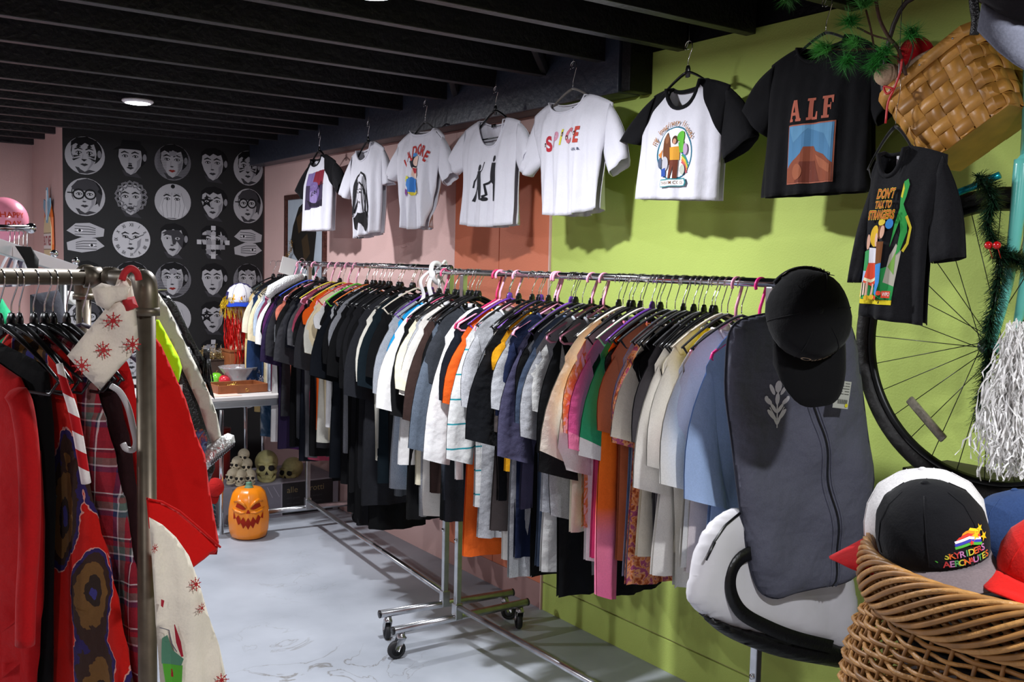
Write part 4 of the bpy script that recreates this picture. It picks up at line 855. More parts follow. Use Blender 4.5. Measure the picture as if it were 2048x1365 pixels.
    if kind == 'clock':
        for k, s_ in enumerate(['III', 'II', 'I', 'XII', 'XI', 'X', 'IX', 'VIII', 'VII', 'VI', 'V', 'IIII']):
            t = k*PI/6; a.polys(text_polys(s_, .26, .01, .8*math.cos(t), .8*math.sin(t), .7, rot=t-PI/2), DK)
        a.polys(strip2([(0, 0), (-.5, .25)], .04)+strip2([(0, 0), (.65, .3)], .03), DK)
CX = [1.464, 1.762, 2.046, 2.334, 2.607]; CZ = [2.276, 1.999, 1.722, 1.445, 1.168, .891, .614]
RP = [['cat', 'hat', 'newsred', 'plain', 'cat'], ['goggles', 'medusa', 'veil', 'star', 'goggles'], ['hands', 'clock', 'mask', 'check', 'hands'], ['plain', 'news', 'newsred', 'plain', 'news'], ['goggles', 'medusa', 'veil', 'star', 'goggles'], ['hands', 'clock', 'mask', 'check', 'hands'], ['cat', 'hat', 'newsred', 'plain', 'cat']]
PROT = {}
for j, z in enumerate(CZ):
    for i, x in enumerate(CX):
        kd = RP[j][i]; r_ = .127
        if kd not in PROT:
            a = Art(); face(a, kd); o = a.build('portrait_roundel', lambda X, Z: Vector((X, 0, Z)), wp, tf=lambda X, Z: (X*r_, Z*r_), eps=.00012, base=.0004); PROT[kd] = o.data
        else:
            o = bpy.data.objects.new('portrait_roundel', PROT[kd]); COL.objects.link(o); o.parent = wp
        o.location = (x-1.326, -.0002, z)
        if i == 4: o.scale = (.88, 1, 1); o.location.x -= .012
# ------------------------------------------------------------------ things at the back left
SIL = mat('silver_brushed', '#c6c9cb', .35, .8)
t = tag(empty('wall_plaque', (1.318, 7.62, 1.77), -PI/2), 'orange and cream bottle-shaped painted plaque on the pink wall', 'wall plaque')
OR_ = mat('plaque_orange', '#e0712a', .5); 
def ext(name, pts, m, parent, th=.012, y=0, bev=0):
    b = bmesh.new(); vs = [b.verts.new((x, y, z)) for x, z in pts]; f = b.faces.new(vs)
    r = bmesh.ops.extrude_face_region(b, geom=[f]); bmesh.ops.translate(b, vec=(0, -th, 0), verts=[v for v in r['geom'] if isinstance(v, bmesh.types.BMVert)])
    bmesh.ops.recalc_face_normals(b, faces=b.faces); return obj(name, b, m, parent, smooth=False)
pl = [(-.16, .1), (-.12, .2), (-.02, .2), (.08, .2), (.15, .1), (.17, -.1), (.14, -.21), (.1, -.24), (.06, -.32), (.0, -.345), (-.06, -.32), (-.09, -.24), (-.14, -.21), (-.17, -.08)]
t.scale = (.9, 1, .95)
ext('backing', [(x*.98, z) for x, z in pl], OR_, t, .014)
ext('label_field', [(-.155, .02), (-.1, .1), (.0, .125), (.1, .1), (.155, .02), (.15, -.2), (-.15, -.2)], mat('plaque_cream', '#e8d6a6', .6), t, .004, -.0142)
ext('figure', [(-.02, .32), (.02, .32), (.04, .22), (.13, .24), (.15, .18), (.06, .12), (.03, .06), (-.03, .06), (-.06, .12), (-.15, .18), (-.13, .24), (-.04, .22)], mat('plaque_blue', '#7fb4cf', .5), t, .006, -.0142)
ext('flame', [(-.015, .3), (.02, .3), (.035, .15), (.0, .08), (-.035, .15)], mat('plaque_white', '#ece8ea', .5), t, .003, -.0205)
a = Art(); a.poly([(-.15, -.02), (.15, -.02), (.15, -.13), (-.15, -.13)], '#efe6e2'); a.polys(text_polys("BUT NEE", .095, .03, 0, -.075, .78), '#a8474a'); a.polys(strip2([(-.155, -.015), (.155, -.015)], .006)+strip2([(-.155, -.135), (.155, -.135)], .006), '#9a8a7c')
a.build('lettering', lambda x, z: Vector((x, -.0185, z)), t, eps=.0003, base=.0004)
bm = bmesh.new(); c = D(8, 440, 4.6); ball(bm, (0, 0, 0), .105, u=32, v=20); 
o = obj('balloon', bm, mat('pink_balloon', '#ef8fa6', .25, coat=.5), loc=c); tag(o, 'round pink balloon beside the chrome rail at the far left', 'balloon')
a = Art(); 
for s_, z in (('HAPPY', .02), ('DAY', -.02)): a.polys(text_polys(s_, .035, .02, -.02, z), '#c8402a')
def bsurf(x, z): return Vector((x, -math.sqrt(max(.0001, .105**2-x*x-z*z)), z))
pp = a.build('lettering', bsurf, o, step=.01, eps=.0002, base=.0006); pp.rotation_euler = (0, 0, .45)
# chrome rail with empty hangers
r0, r1 = D(-60, 455, 3.4), D(62, 457, 3.7)
t = tag(empty('wall_rail', r0), 'short chrome rail with ball end in front of the pink balloon', 'rail')
bm = bmesh.new(); tube(bm, [(0, 0, 0), r1-r0], .012, 12); ball(bm, r1-r0, .02, u=12, v=8); obj('bar', bm, CHROME, t)
bm = bmesh.new(); tube(bm, [(0, 0, 0), (0, 0, -r0.z+.001)], .014, 12); obj('post', bm, CHROME, t)
for k, f in enumerate((.62, .70, .78, .86, .93)):
    p = r0.lerp(r1, f); h = hanger('velvet', '#3a3346' if k % 2 else '#c9c7cc', (p.x, p.y, p.z-.095), .9+.1*k, ['first', 'second', 'third', 'fourth', 'fifth'][k]+' small hanger from the left on the chrome ball-ended rail', 'hangers on the chrome ball-ended rail'); h.scale = (.45, 1, 1)
# sloping display arm
p0, p1 = D(-30, 484, 2.35), D(152, 543, 2.95)
t = tag(empty('waterfall_bracket', p0), 'sloping flat chrome display arm with ball stops above the pipe rack', 'display arm')
bm = bmesh.new(); v = p1-p0; M = Matrix.Translation(v/2) @ v.to_track_quat('X', 'Z').to_matrix().to_4x4(); box(bm, (0, 0, 0), (v.length, .014, .036), M, bev=.002); obj('flat_bar', bm, SIL, t, smooth=False)
for q in (.72, 1.0):
    p = v*q; bm = bmesh.new(); ball(bm, p+Vector((0, 0, .03)), .011, u=14, v=10); tube(bm, [p, p+Vector((0, 0, .03))], .004, 6); obj('ball_stop', bm, CHROME, t)
bm = bmesh.new(); tube(bm, [(0, 0, 0), (0, 0, -p0.z+.001)], .014, 10); obj('post', bm, SIL, t)
sh = sheet('strap', px2plane([(30, 492), (62, 494), (78, 520), (76, 541), (56, 541), (48, 520)], D(50, 510, 2.5), -.1), mat('black_strap', '#0b0b0c', .7), None, fold=lambda x, z: .004*math.sin(z*40), step=.02, thick=.003, loc=(D(50, 510, 2.5).x, D(50, 510, 2.5).y, 0), ang=-.1)
tag(sh, 'wide black strap looped over the sloping chrome arm', 'strap')
# ------------------------------------------------------------------ table with jewellery
TX0, TX1, TY0, TY1, TZ = 1.42, 2.44, 5.62, 6.75, .80
t = tag(empty('table', ((TX0+TX1)/2, (TY0+TY1)/2, 0)), 'white-topped table with chrome legs, loaded with trinkets under the wallpaper', 'table')
WT = mat('white_laminate', '#dcd6d2', .4, noise=.06, nscale=10)
bm = bmesh.new(); box(bm, (0, 0, TZ-.012), (TX1-TX0, TY1-TY0, .022), bev=.004); obj('table_top', bm, WT, t, smooth=False)
bm = bmesh.new(); box(bm, (0, 0, TZ-.045), (TX1-TX0-.02, TY1-TY0-.02, .042), bev=.006); obj('apron', bm, SIL, t, smooth=False)
for sx in (-1, 1):
    for sy in (-1, 1):
        bm = bmesh.new(); x, y = sx*((TX1-TX0)/2-.03), sy*((TY1-TY0)/2-.03); y = .2 if sx > 0 and sy < 0 else y; tube(bm, [(x, y, TZ-.05), (x*1.02, y*1.02, .012)], .0125, 12); l = obj('leg', bm, CHROME, t)
        bm = bmesh.new(); tube(bm, [(x*1.02, y*1.02, .02), (x*1.02, y*1.02, 0)], .016, 12); obj('rubber_foot', bm, RUBBER, l)
bm = bmesh.new(); tube(bm, [(0, 0, 0), (.0, 0, TZ-.07)], .0125, 12); o = obj('leg', bm, CHROME, t); o.location = (1.868-(TX0+TX1)/2, 5.60-(TY0+TY1)/2, 0)
def atT(x, y, Y): return P(x, y, 1, Y)
# flat papers
b = bmesh.new(); box(b, (0, 0, .0012), (.3, .16, .0022)); o = obj('paper_sheet', b, mat('salmon_paper', '#e8c4b4', .8), smooth=False, loc=(1.86, 5.74, TZ)); tag(o, 'pale salmon paper lying at the front edge of the table', 'paper')
WOOD = mat('tray_wood', '#8a4f2b', .5, noise=.2, nscale=20)
t = tag(empty('tray', (2.05, 5.86, TZ+.0015), .05), 'shallow wooden tray of gold jewellery at the front of the table', 'tray')
for c, s_ in (((0, 0, .004), (.3, .2, .006)),): b = bmesh.new(); box(b, c, s_); obj('tray_bottom', b, WOOD, t, smooth=False)
for c, s_ in (((0, -.1, .025), (.3, .012, .05)), ((0, .1, .025), (.3, .012, .05)), ((-.15, 0, .025), (.012, .2, .05)), ((.15, 0, .025), (.012, .2, .05))):
    b = bmesh.new(); box(b, c, s_, bev=.002); obj('tray_side', b, WOOD, t, smooth=False)
GOLD = mat('gold_metal', '#d8b25a', .25, 1); SILV = mat('silver_metal', '#cfd0d4', .2, 1)
def tangle(name, loc, R, n, m, lab, cat, seed, r=.0012, flat=.45, rings=True):
    q = random.Random(seed); b = bmesh.new()
    for k in range(n):
        c = Vector((q.gauss(0, R*.45), q.gauss(0, R*.35), abs(q.gauss(0, R*.25))*flat+.004)); rr = q.uniform(.008, .02)
        u = Vector((q.gauss(0, 1), q.gauss(0, 1), q.gauss(0, 1))).normalized(); w = u.orthogonal().normalized(); x = u.cross(w)
        pts = [c+(w*math.cos(2*PI*i/10)+x*math.sin(2*PI*i/10))*rr for i in range(10)]
        pts = [Vector((p.x, p.y, max(.002, p.z))) for p in pts]
        tube(b, pts, r, 4, closed=True)
        if k % 3 == 0: ball(b, c+u*.01+Vector((0, 0, .006)), q.uniform(.003, .006), u=8, v=5)
    o = obj(name, b, m, loc=loc); o['kind'] = 'stuff'; return tag(o, lab, cat)
tangle('jewellery_pile', (2.05, 5.86, TZ+.01), .11, 70, GOLD, 'tangle of gold chains and rings in the wooden tray', 'jewellery', 1)
tangle('jewellery_pile', (1.9, 6.05, TZ+.002), .1, 60, SILV, 'loose silver chains between tray and gold tinsel', 'jewellery', 2)
# clear crystal dish with ribs
GLASS = mat('cut_glass', '#f4f2f5', .08, trans=.75, spec=.8)
t = tag(empty('glass_dish', (2.15, 6.1, TZ+.002)), 'ribbed clear cut-glass dish behind the wooden tray', 'dish')
b = bmesh.new(); lathe(b, [(.03, 0), (.045, .004), (.05, .03), (.095, .09), (.1, .1), (.094, .1), (.046, .035), (.0, .012)], 40, fn=lambda a, z: 1+.05*math.cos(a*20)); obj('bowl', b, GLASS, t)
for k in range(12):
    q = random.Random(k); b = bmesh.new(); ball(b, (q.uniform(-.05, .05), q.uniform(-.05, .05), .045+q.uniform(.0, .04)), .016, u=6, v=4); obj('glass_bead', b, [GLASS, mat('pink_glass', '#e58fa0', .1, trans=.4), mat('white_bead', '#e9e7ea', .2)][k % 3], t, smooth=False)
t.scale = (1.25, 1.25, 1.25)
blob_later = True
# lettuce green and red ornaments
for loc, c, nm, lab in (((2.02, 6.16, TZ+.05), '#6fbf2e', 'apple_ornament', 'bright green glossy apple ornament on the table'), ((2.055, 6.1, TZ+.04), '#c22a36', 'berry_ornament', 'glossy red round ornament beside the green apple')):
    b = bmesh.new(); lathe(b, [(.0, -.036), (.015, -.038), (.03, -.028), (.038, 0), (.034, .022), (.018, .034), (.004, .028), (0, .026)], 20); o = obj(nm, b, mat(nm, c, .25, coat=.4), loc=loc); tag(o, lab, 'ornament')
    b = bmesh.new(); tube(b, [(0, 0, .026), (.002, 0, .04), (.008, 0, .05)], .002, 6); obj('stem', b, WOOD, o)
# box under the mannequin and the mannequin head with tinsel wig and cap
bx = tag(empty('box', (2.22, 6.32, TZ+.002)), 'small brown wooden box carrying the wigged head', 'box')
b = bmesh.new(); box(b, (0, 0, .1), (.17, .17, .2), bev=.004); obj('body', b, WOOD, bx, smooth=False)
b = bmesh.new(); box(b, (0, 0, .208), (.18, .18, .014), bev=.003); obj('lid', b, WOOD, bx, smooth=False)
H = Vector((2.225, 6.3, 1.018))
t = tag(empty('mannequin_head', H, -.6), 'foam head wearing a long red and yellow tinsel wig', 'mannequin head')
b = bmesh.new(); lathe(b, [(.0, 0), (.075, .0), (.07, .02), (.045, .05), (.042, .11), (.055, .15), (.072, .2), (.082, .26), (.08, .31), (.06, .35), (.03, .37), (0, .375)], 20, sy=1.15); obj('head_form', b, mat('foam_skin', '#c9a98c', .8), t)
def tinsel(name, strands, m, parent, w=.0022, seed=1, wob=.004):
    q = random.Random(seed); b = bmesh.new()
    for pts in strands:
        pts = catmull(pts, 4); prev = None; a0 = q.uniform(0, 6)
        for i, p in enumerate(pts):
            tw = a0+i*.9; d_ = Vector((math.cos(tw), math.sin(tw), .3*math.sin(tw*1.7)))*w
            o_ = Vector((q.uniform(-wob, wob), q.uniform(-wob, wob), q.uniform(-wob, wob)))
            cur = (b.verts.new(p+o_-d_), b.verts.new(p+o_+d_))
            if prev: b.faces.new((prev[0], prev[1], cur[1], cur[0]))
            prev = cur
    return obj(name, b, m, parent, smooth=False)
q = random.Random(4); st = []
for k in range(260):
    a0 = q.uniform(0, 2*PI); r0 = q.uniform(.05, .085); st.append([Vector((r0*math.cos(a0)*.5, r0*math.sin(a0)*.6, .36)), Vector((r0*1.1*math.cos(a0), r0*1.1*math.sin(a0), .27)), Vector((r0*1.25*math.cos(a0+.1), r0*1.2*math.sin(a0), .12)), Vector((r0*1.2*math.cos(a0+.2), r0*1.2*math.sin(a0), q.uniform(-.14, .02)))])
tinsel('red_hair', st, mat('red_tinsel', '#c0140e', .25, .4), t, .0022, 5, .006)
st = []
for k in range(150):
    a0 = q.uniform(0, 2*PI); r0 = q.uniform(.06, .09); st.append([Vector((r0*math.cos(a0)*.6, r0*math.sin(a0)*.6, .37)), Vector((r0*1.25*math.cos(a0), r0*1.25*math.sin(a0), .33)), Vector((r0*1.6*math.cos(a0+.2), r0*1.5*math.sin(a0+.1), q.uniform(.2, .28)))])
tinsel('yellow_hair', st, mat('yellow_tinsel', '#c9a51a', .25, .4), t, .0022, 6, .006)
# ---- baseball cap builder: dome up +z, peak towards -y
def cap(name, loc, rot, crown, brimc, label, under=None, cat='cap', s=1.0, front=None, mesh=False, height=.115, strap=True, plen=.17):
    t = tag(empty(name, loc), label, cat); t.rotation_euler = rot; t.scale = (s, s, s)
    cm = cloth('cap_'+crown.strip('#'), crown, .1, rough=.9, wr=.3); bmt = cloth('cap_'+brimc.strip('#'), brimc, .1, rough=.9, wr=.3); um = cloth('cap_'+(under or brimc).strip('#'), under or brimc, .08, wr=.2)
    b = bmesh.new(); prof = [(.088, 0), (.09, .012), (.09, .035), (.083, .065), (.066, .092), (.04, .11), (.012, .117), (.0, .1175)]
    lathe(b, [(r_, z*height/.115) for r_, z in prof], 30, sy=1.12, fn=lambda a, z: (1+.016*abs(math.sin(3*a))+.022*math.sin(2*a+z*38+len(label))+.012*math.sin(5*a-z*50)) if z < .11 else 1)
    bmesh.ops.delete(b, geom=[f for f in b.faces if abs(f.calc_center_median().z) < .0005], context='FACES')
    for f in b.faces:
        c = f.calc_center_median()
        if front and c.y < -.02 and abs(c.x) < .075: f.material_index = 1
    o = obj('crown', b, [cm]+([cloth('cap_'+front.strip('#'), front, .05)] if front else []), t); md = o.modifiers.new('th', 'SOLIDIFY'); md.thickness = .002
    b = bmesh.new(); ball(b, (0, 0, height*1.02), (.007, .007, .004), u=10, v=6); obj('button', b, cm, t)
    for k in range(6):
        an = k*PI/3; b = bmesh.new(); sp_ = [(r_*(1+.022*math.sin(2*an+z*38+len(label))+.012*math.sin(5*an-z*50))+.0006, z*height/.115) for r_, z in prof[1:-2]]
        tube(b, [(r_*math.cos(an), r_*1.12*math.sin(an), z) for r_, z in sp_], .0011, 5); obj('seam', b, cm, t)
    b = bmesh.new(); n = 16; rows = []
    for j in range(5):
        k = j/4; row = []
        for i in range(n+1):
            u = -1+2*i/n; a = u*1.15; x0, y0 = .089*math.sin(a), -.098*math.cos(a)
            yo = -plen+.05*u*u*u*u+.06*abs(u)**3; xo = .085*u*(1.0 if abs(u) < .99 else .98)
            row.append(b.verts.new((x0*(1-k)+xo*k, y0*(1-k)+min(yo, y0)*k, .006-.02*u*u*(.3+.7*k)-.012*k)))
        rows.append(row)
    for A, B in zip(rows, rows[1:]):
        for i in range(n): b.faces.new((A[i], A[i+1], B[i+1], B[i]))
    r = bmesh.ops.extrude_face_region(b, geom=b.faces[:]); nv = [v for v in r['geom'] if isinstance(v, bmesh.types.BMVert)]
    bmesh.ops.translate(b, vec=(0, 0, -.003), verts=nv); bmesh.ops.recalc_face_normals(b, faces=b.faces); b.normal_update()
    for f in b.faces: f.material_index = 1 if f.normal.z < -.5 else 0
    obj('peak', b, [bmt, um], t)
    return t
def cap_surf(x, z, R=.09, sy=1.12, h=.117):
    k = max(0, 1-(z/h)**2.4); rr = R*k**.5; return Vector((x, -math.sqrt(max(1e-5, rr*rr-x*x))*sy, z))
c = cap('baseball_cap', H+Vector((.0, -.005, .315)), (0.12, 0, -.42), '#2c2660', '#1c3fae', 'white-fronted cap with yellow MTV logo on the wigged head', front='#dcd9da')
a = Art(); a.poly([(-.042, .022), (-.036, .062), (-.024, .062), (-.01, .045), (.004, .062), (.018, .062), (.02, .022), (.008, .022), (.007, .044), (-.006, .032), (-.02, .044), (-.026, .022)], '#dd9a1c').polys(text_polys('TV', .026, .03, .024, .044, .8), '#7a3d1a')
a.build('logo', cap_surf, c, step=.008, eps=.0004, base=.0022)
# gold tinsel pile, gold tinsel string on the picture
q = random.Random(9)
def blob_tinsel(name, loc, R, n, m, label, cat, seed, L=.04, w=.0015):
    q = random.Random(seed); st = []
    for k in range(n):
        p = Vector((q.gauss(0, R[0]), q.gauss(0, R[1]), abs(q.gauss(0, R[2])))); v = Vector((q.gauss(0, 1), q.gauss(0, 1), q.gauss(0, 1))).normalized()*L
        st.append([p, p+v*.5+Vector((0, 0, .003)), p+v])
    for s_ in st:
        for p in s_: p.z = max(.002, p.z)
    o = tinsel(name, st, m, None, w, seed, .002); o.location = loc; o['kind'] = 'stuff'; return tag(o, label, cat)
bq = tag(empty('display_block', (2.08, 6.42, TZ+.001)), 'dark block under the gold tinsel at the back of the table', 'block')
b = bmesh.new(); box(b, (0, 0, .07), (.24, .14, .14), bev=.004); obj('body', b, mat('dark_wood', '#3a2a22', .6, noise=.2), bq, smooth=False)
b = bmesh.new(); box(b, (0, 0, .144), (.25, .15, .006), bev=.002); obj('top_board', b, mat('dark_wood', '#3a2a22', .6, noise=.2), bq, smooth=False)
blob_tinsel('gold_tinsel', (2.08, 6.42, TZ+.149), (.06, .035, .025), 420, mat('gold_tinsel', '#b39a62', .25, .8), 'heap of antique gold tinsel on the dark block', 'tinsel', 3)
blob_tinsel('silver_tinsel', (2.27, 6.05, TZ+.002), (.05, .05, .04), 260, mat('silver_tinsel', '#c9c3c8', .25, .5), 'heap of silver and pink tinsel beside the cut-glass dish', 'tinsel', 13)
blob_tinsel('bead_heap', (1.93, 6.22, TZ+.002), (.05, .04, .02), 160, mat('cream_tinsel', '#cfc2a4', .5), 'heap of cream paper shreds left of the gold tinsel block', 'paper shreds', 14)
# ------------------------------------------------------------------ low plinth with skulls
t = tag(empty('plinth', (2.3, 6.05, 0)), 'low grey plinth with poster front under the far rack, skulls on top', 'plinth')
b = bmesh.new(); box(b, (0, 0, .11), (.8, .5, .22), bev=.003); obj('body', b, mat('plinth_grey', '#8e8a92', .7, noise=.08), t, smooth=False)
b = bmesh.new(); box(b, (.19, -.2515, .11), (.34, .003, .2)); o = obj('black_panel', b, mat('panel_black', '#17171a', .5), t, smooth=False)
a = Art(); a.polys(text_polys('alle', .055, .0, .085, .165), '#8d7f5c').polys(text_polys('rotti', .055, .0, .25, .165), '#8d7f5c')
for k in range(2): a.polys(text_polys('vero gusto', .02, 0, .09, .115-.035*k), '#4e4b50').polys(text_polys('da sempre', .02, 0, .24, .115-.035*k), '#4e4b50')
a.build('poster_lettering', lambda x, z: Vector((x, -.253, z)), t, eps=.0002, base=.0005)
a = Art(); a.poly([(-.3, .01), (.01, .01), (.01, .21), (-.3, .21)], '#77747e').poly(ell(-.14, .08, .055, .06, 20), '#565a50').poly(ell(-.14, .09, .03, .035, 16), '#6b7060')
for k in range(7): a.polys(strip2([(-.28+.04*k, .2), (-.27+.045*k, .13)], .004), '#a09ca8')
a.build('poster_picture', lambda x, z: Vector((x, -.2505, z)), t, eps=.0002, base=.0005)
BONE = mat('skull_bone', '#b8ac92', .6, noise=.2, nscale=20); BONEY = mat('skull_yellow', '#aaa36e', .55, noise=.25, nscale=20); HOLE = mat('skull_hollow', '#171310', .9)
def skull(name, loc, rot, s, m, label=None, parent=None, jaw=True):
    t = empty(name, loc, rot); t.scale = (s, s, s)
    if parent is not None: t.parent = parent
    if label: tag(t, label, 'skull')
    b = bmesh.new(); ball(b, (0, .02, .1), (.072, .092, .075), u=20, v=14)
    ball(b, (0, -.045, .055), (.05, .04, .055), u=14, v=10)
    for sx in (-1, 1): ball(b, (sx*.045, -.045, .055), (.022, .03, .018), u=10, v=8); ball(b, (sx*.028, -.062, .1), (.03, .018, .012), u=10, v=6)
    cr = obj('cranium', b, m, t)
    for sx in (-1, 1): b = bmesh.new(); ball(b, (sx*.028, -.075, .078), (.02, .014, .019), u=12, v=8); obj('eye_socket', b, HOLE, t)
    b = bmesh.new(); b.faces.new([b.verts.new(v) for v in ((-.011, -.089, .04), (.011, -.089, .04), (0, -.091, .062))]); 
    r = bmesh.ops.extrude_face_region(b, geom=b.faces[:]); bmesh.ops.translate(b, vec=(0, .02, 0), verts=[v for v in r['geom'] if isinstance(v, bmesh.types.BMVert)]); obj('nose_hole', b, HOLE, t, smooth=False)
    b = bmesh.new()
    for k in range(8):
        a_ = (k-3.5)*.2; box(b, (.044*math.sin(a_)*1.0, -.03-.046*math.cos(a_), .021), (.0085, .008, .014), bev=.002)
    obj('teeth', b, m, t)
    if jaw:
        b = bmesh.new(); tube(b, catmull([(-.05, .0, .05), (-.048, -.03, .012), (-.03, -.068, -.002), (0, -.08, -.006), (.03, -.068, -.002), (.048, -.03, .012), (.05, .0, .05)], 3), .011, 8)
        for k in range(8):
            a_ = (k-3.5)*.2; box(b, (.042*math.sin(a_), -.03-.044*math.cos(a_), .008), (.008, .008, .012), bev=.002)
        obj('jaw', b, m, t)
    return t
def skull_at(x, y, Y, s, m, lab, rot=-.5, dz=0):
    p = P(x, y, 1, Y); return skull('skull', (p.x, p.y, p.z-.07*s+dz), rot, s, m, lab)
skull_at(487, 915, 5.92, .5, BONE, 'small ivory skull crowning the pile behind the pumpkin')
skull_at(474, 930, 5.9, .5, BONE, 'small skull in the middle row of the pile, left one', -.8)
skull_at(493, 934, 5.88, .5, BONE, 'small skull in the middle row of the pile, right one', -.4)
skull_at(465, 954, 5.85, .5, BONE, 'small skull at the bottom left corner of the pile', -.9)
skull_at(481, 957, 5.83, .5, BONE, 'small skull in the bottom row of the pile, centre', -.6)
skull_at(500, 956, 5.83, .5, BONE, 'small skull at the bottom right of the pile above the pumpkin stem', -.3)
skull_at(533, 938, 5.92, 1.0, BONEY, 'large yellowed grinning skull right of the skull pile', -.35, .01)
skull_at(582, 945, 5.95, .9, BONEY, 'large yellowed skull half hidden under the far rack', -.9)
b = bmesh.new(); tube(b, [(0, 0, 0), (0, 0, .3)], .065, 20); o = obj('canister', b, mat('dark_red_tin', '#7a1a12', .5), loc=(2.03, 6.12, .2215)); tag(o, 'tall dark red canister behind the skull pile', 'canister')
b = bmesh.new(); tube(b, [(0, 0, .3), (0, 0, .315)], .068, 20); obj('lid', b, mat('dark_red_tin', '#7a1a12', .5), o)
# ---- carved pumpkin
PUM = mat('pumpkin_orange', '#e8840e', .3, noise=.12, nscale=6, coat=.3); PUD = mat('pumpkin_hollow', '#8e1e08', .6)
t = tag(empty('pumpkin', (1.985, 5.47, 0), -.38), 'tall orange jack-o-lantern with a jagged fanged grin on the floor', 'pumpkin'); t.scale = (1, 1, 1.0)
b = bmesh.new(); prof = [(.0, .0), (.075, .0), (.1, .012), (.114, .05), (.119, .11), (.117, .17), (.108, .22), (.095, .262), (.07, .288), (.04, .294), (.02, .288), (0, .286)]
def prib(a, z): return 1-.035*abs(math.cos(a*5))**.5*(1 if z > .02 else .3)
lathe(b, prof, 80, fn=prib); obj('shell', b, PUM, t)
def psurf(x, z):
    for (r0, z0), (r1, z1) in zip(prof, prof[1:]):
        if z0 <= z <= z1 and z1 > z0: rr = r0+(r1-r0)*(z-z0)/(z1-z0); break
    else: rr = .1
    return Vector((x, -math.sqrt(max(1e-5, rr*rr-x*x)), z))
a = Art()
m1 = []
for i in range(13): u = -1+2*i/12; m1.append((u*.082, .158-.03*(1-u*u)+(-.012 if i % 2 else .014)))
m2 = []
for i in range(13): u = 1-2*i/12; m2.append((u*.082, .142-.058*(1-u*u)+(.014 if i % 2 else -.012)))
a.poly(m1+m2, '#8e1e08')
for s_ in (-1, 1): a.poly([(s_*.012, .19), (s_*.03, .186), (s_*.07, .2), (s_*.062, .222), (s_*.035, .212)], '#8e1e08')
a.poly([(-.012, .166), (.012, .166), (.004, .186), (-.004, .186)], '#8e1e08')
a.build('carved_face', psurf, t, step=.008, eps=.0004, base=.0012)
for s_ in (-1, 1):
    b = bmesh.new(); tube(b, [psurf(x*s_, z)+Vector((0, -.001, 0)) for x, z in ((.01, .198), (.03, .222), (.055, .236), (.08, .226))], [.005, .01, .01, .004], 8); obj('brow_ridge', b, PUM, t)
    b = bmesh.new(); tube(b, [psurf(x*s_, z)+Vector((0, .001, 0)) for x, z in ((.015, .172), (.04, .168), (.07, .178), (.088, .19))], [.004, .008, .009, .003], 8); obj('cheek_ridge', b, PUM, t)
b = bmesh.new(); lathe(b, [(.034, 0), (.022, .012), (.016, .03), (.018, .036), (0, .038)], 12, Matrix.Translation((0, 0, .284))); obj('stem', b, mat('pumpkin_stem', '#5f8a72', .6, noise=.2, nscale=30), t)
# ---- teal slatted crate, red cap, orange tassel
TEAL = mat('teal_plastic', '#1aa6ac', .4)
c0 = P(405, 1050, 2, 0.0); t = tag(empty('crate', (c0.x-.09, 5.84, 0), .0), 'teal plastic crate with open slats beside the chrome table leg', 'crate')
for k in range(9):
    b = bmesh.new(); box(b, (0, -.1, .03+k*.026), (.22, .006, .016)); obj('slat', b, TEAL, t, smooth=False)
    b = bmesh.new(); box(b, (.11, 0, .03+k*.026), (.006, .2, .016)); obj('slat', b, TEAL, t, smooth=False)
for x, y in ((-.11, -.1), (.11, -.1), (.11, .1), (-.11, .1)): b = bmesh.new(); box(b, (x, y, .125), (.012, .012, .25)); obj('corner_post', b, TEAL, t, smooth=False)
b = bmesh.new(); box(b, (0, 0, .006), (.22, .2, .01)); obj('crate_floor', b, TEAL, t, smooth=False)
p = P(428, 968, 1, 5.585)
c = cap('baseball_cap', (p.x-.01, 5.56, p.z-.02), (PI/2-.5, .3, .1), '#a81c1a', '#8e1414', 'small dark red cap with black emblem hanging by the table leg', s=.55)
a = Art(); a.poly(ell(0, .045, .028, .03), '#2a0f10').poly(ell(0, .045, .02, .022), '#8e1414').polys(text_polys('C', .04, .03, 0, .045), '#2a0f10'); a.build('emblem', cap_surf, c, step=.01)
# ---- framed portrait of a dark-haired figure on the pink wall
t = tag(empty('framed_picture', (WX-.001, 6.38, 0), -PI/2), 'tall picture of a dark-haired figure in a bronze beaded frame', 'picture')
yy0, yy1, z0, z1 = -.33, .30, 1.42, 2.03
b = bmesh.new(); box(b, (0, -.006, (z0+z1)/2), (yy1-yy0, .01, z1-z0)); obj('panel', b, mat('picture_sky', '#a9b4bf', .5, noise=.1), t, smooth=False)
for c_, s_ in (((0-.015, -.012, z1+.015), (yy1-yy0+.06, .026, .035)), ((0-.015, -.012, z0-.015), (yy1-yy0+.06, .026, .035)), ((yy0-.012, -.012, (z0+z1)/2), (.03, .026, z1-z0)), ((yy1+.012, -.012, (z0+z1)/2), (.03, .026, z1-z0))):
    b = bmesh.new(); box(b, c_, s_, bev=.004); obj('frame_bar', b, mat('bronze_glitter', '#5a342c', .3, .5, noise=.4, nscale=90, bump=.8, bscale=200), t, smooth=False)
a = Art(); a.poly([(-.2, .36), (-.1, .5), (.05, .56), (.15, .5), (.2, .3), (.16, .1), (.18, -.0), (.22, -.1), (.12, -.1), (.05, .02), (-.05, .05), (-.18, .14), (-.24, .24)], '#1c1a17').poly([(-.05, .25), (.05, .3), (.1, .15), (.0, .08)], '#3a2d1d').poly([(.05, .02), (.16, .1), (.2, -.1), (.08, -.1)], '#1e2f24').poly([(-.14, .42), (-.02, .48), (.02, .35), (-.1, .3)], '#40301f').poly([(-.3, -.1), (-.2, .0), (-.1, .04), (-.04, -.02), (-.02, -.1)], '#8e8e96')
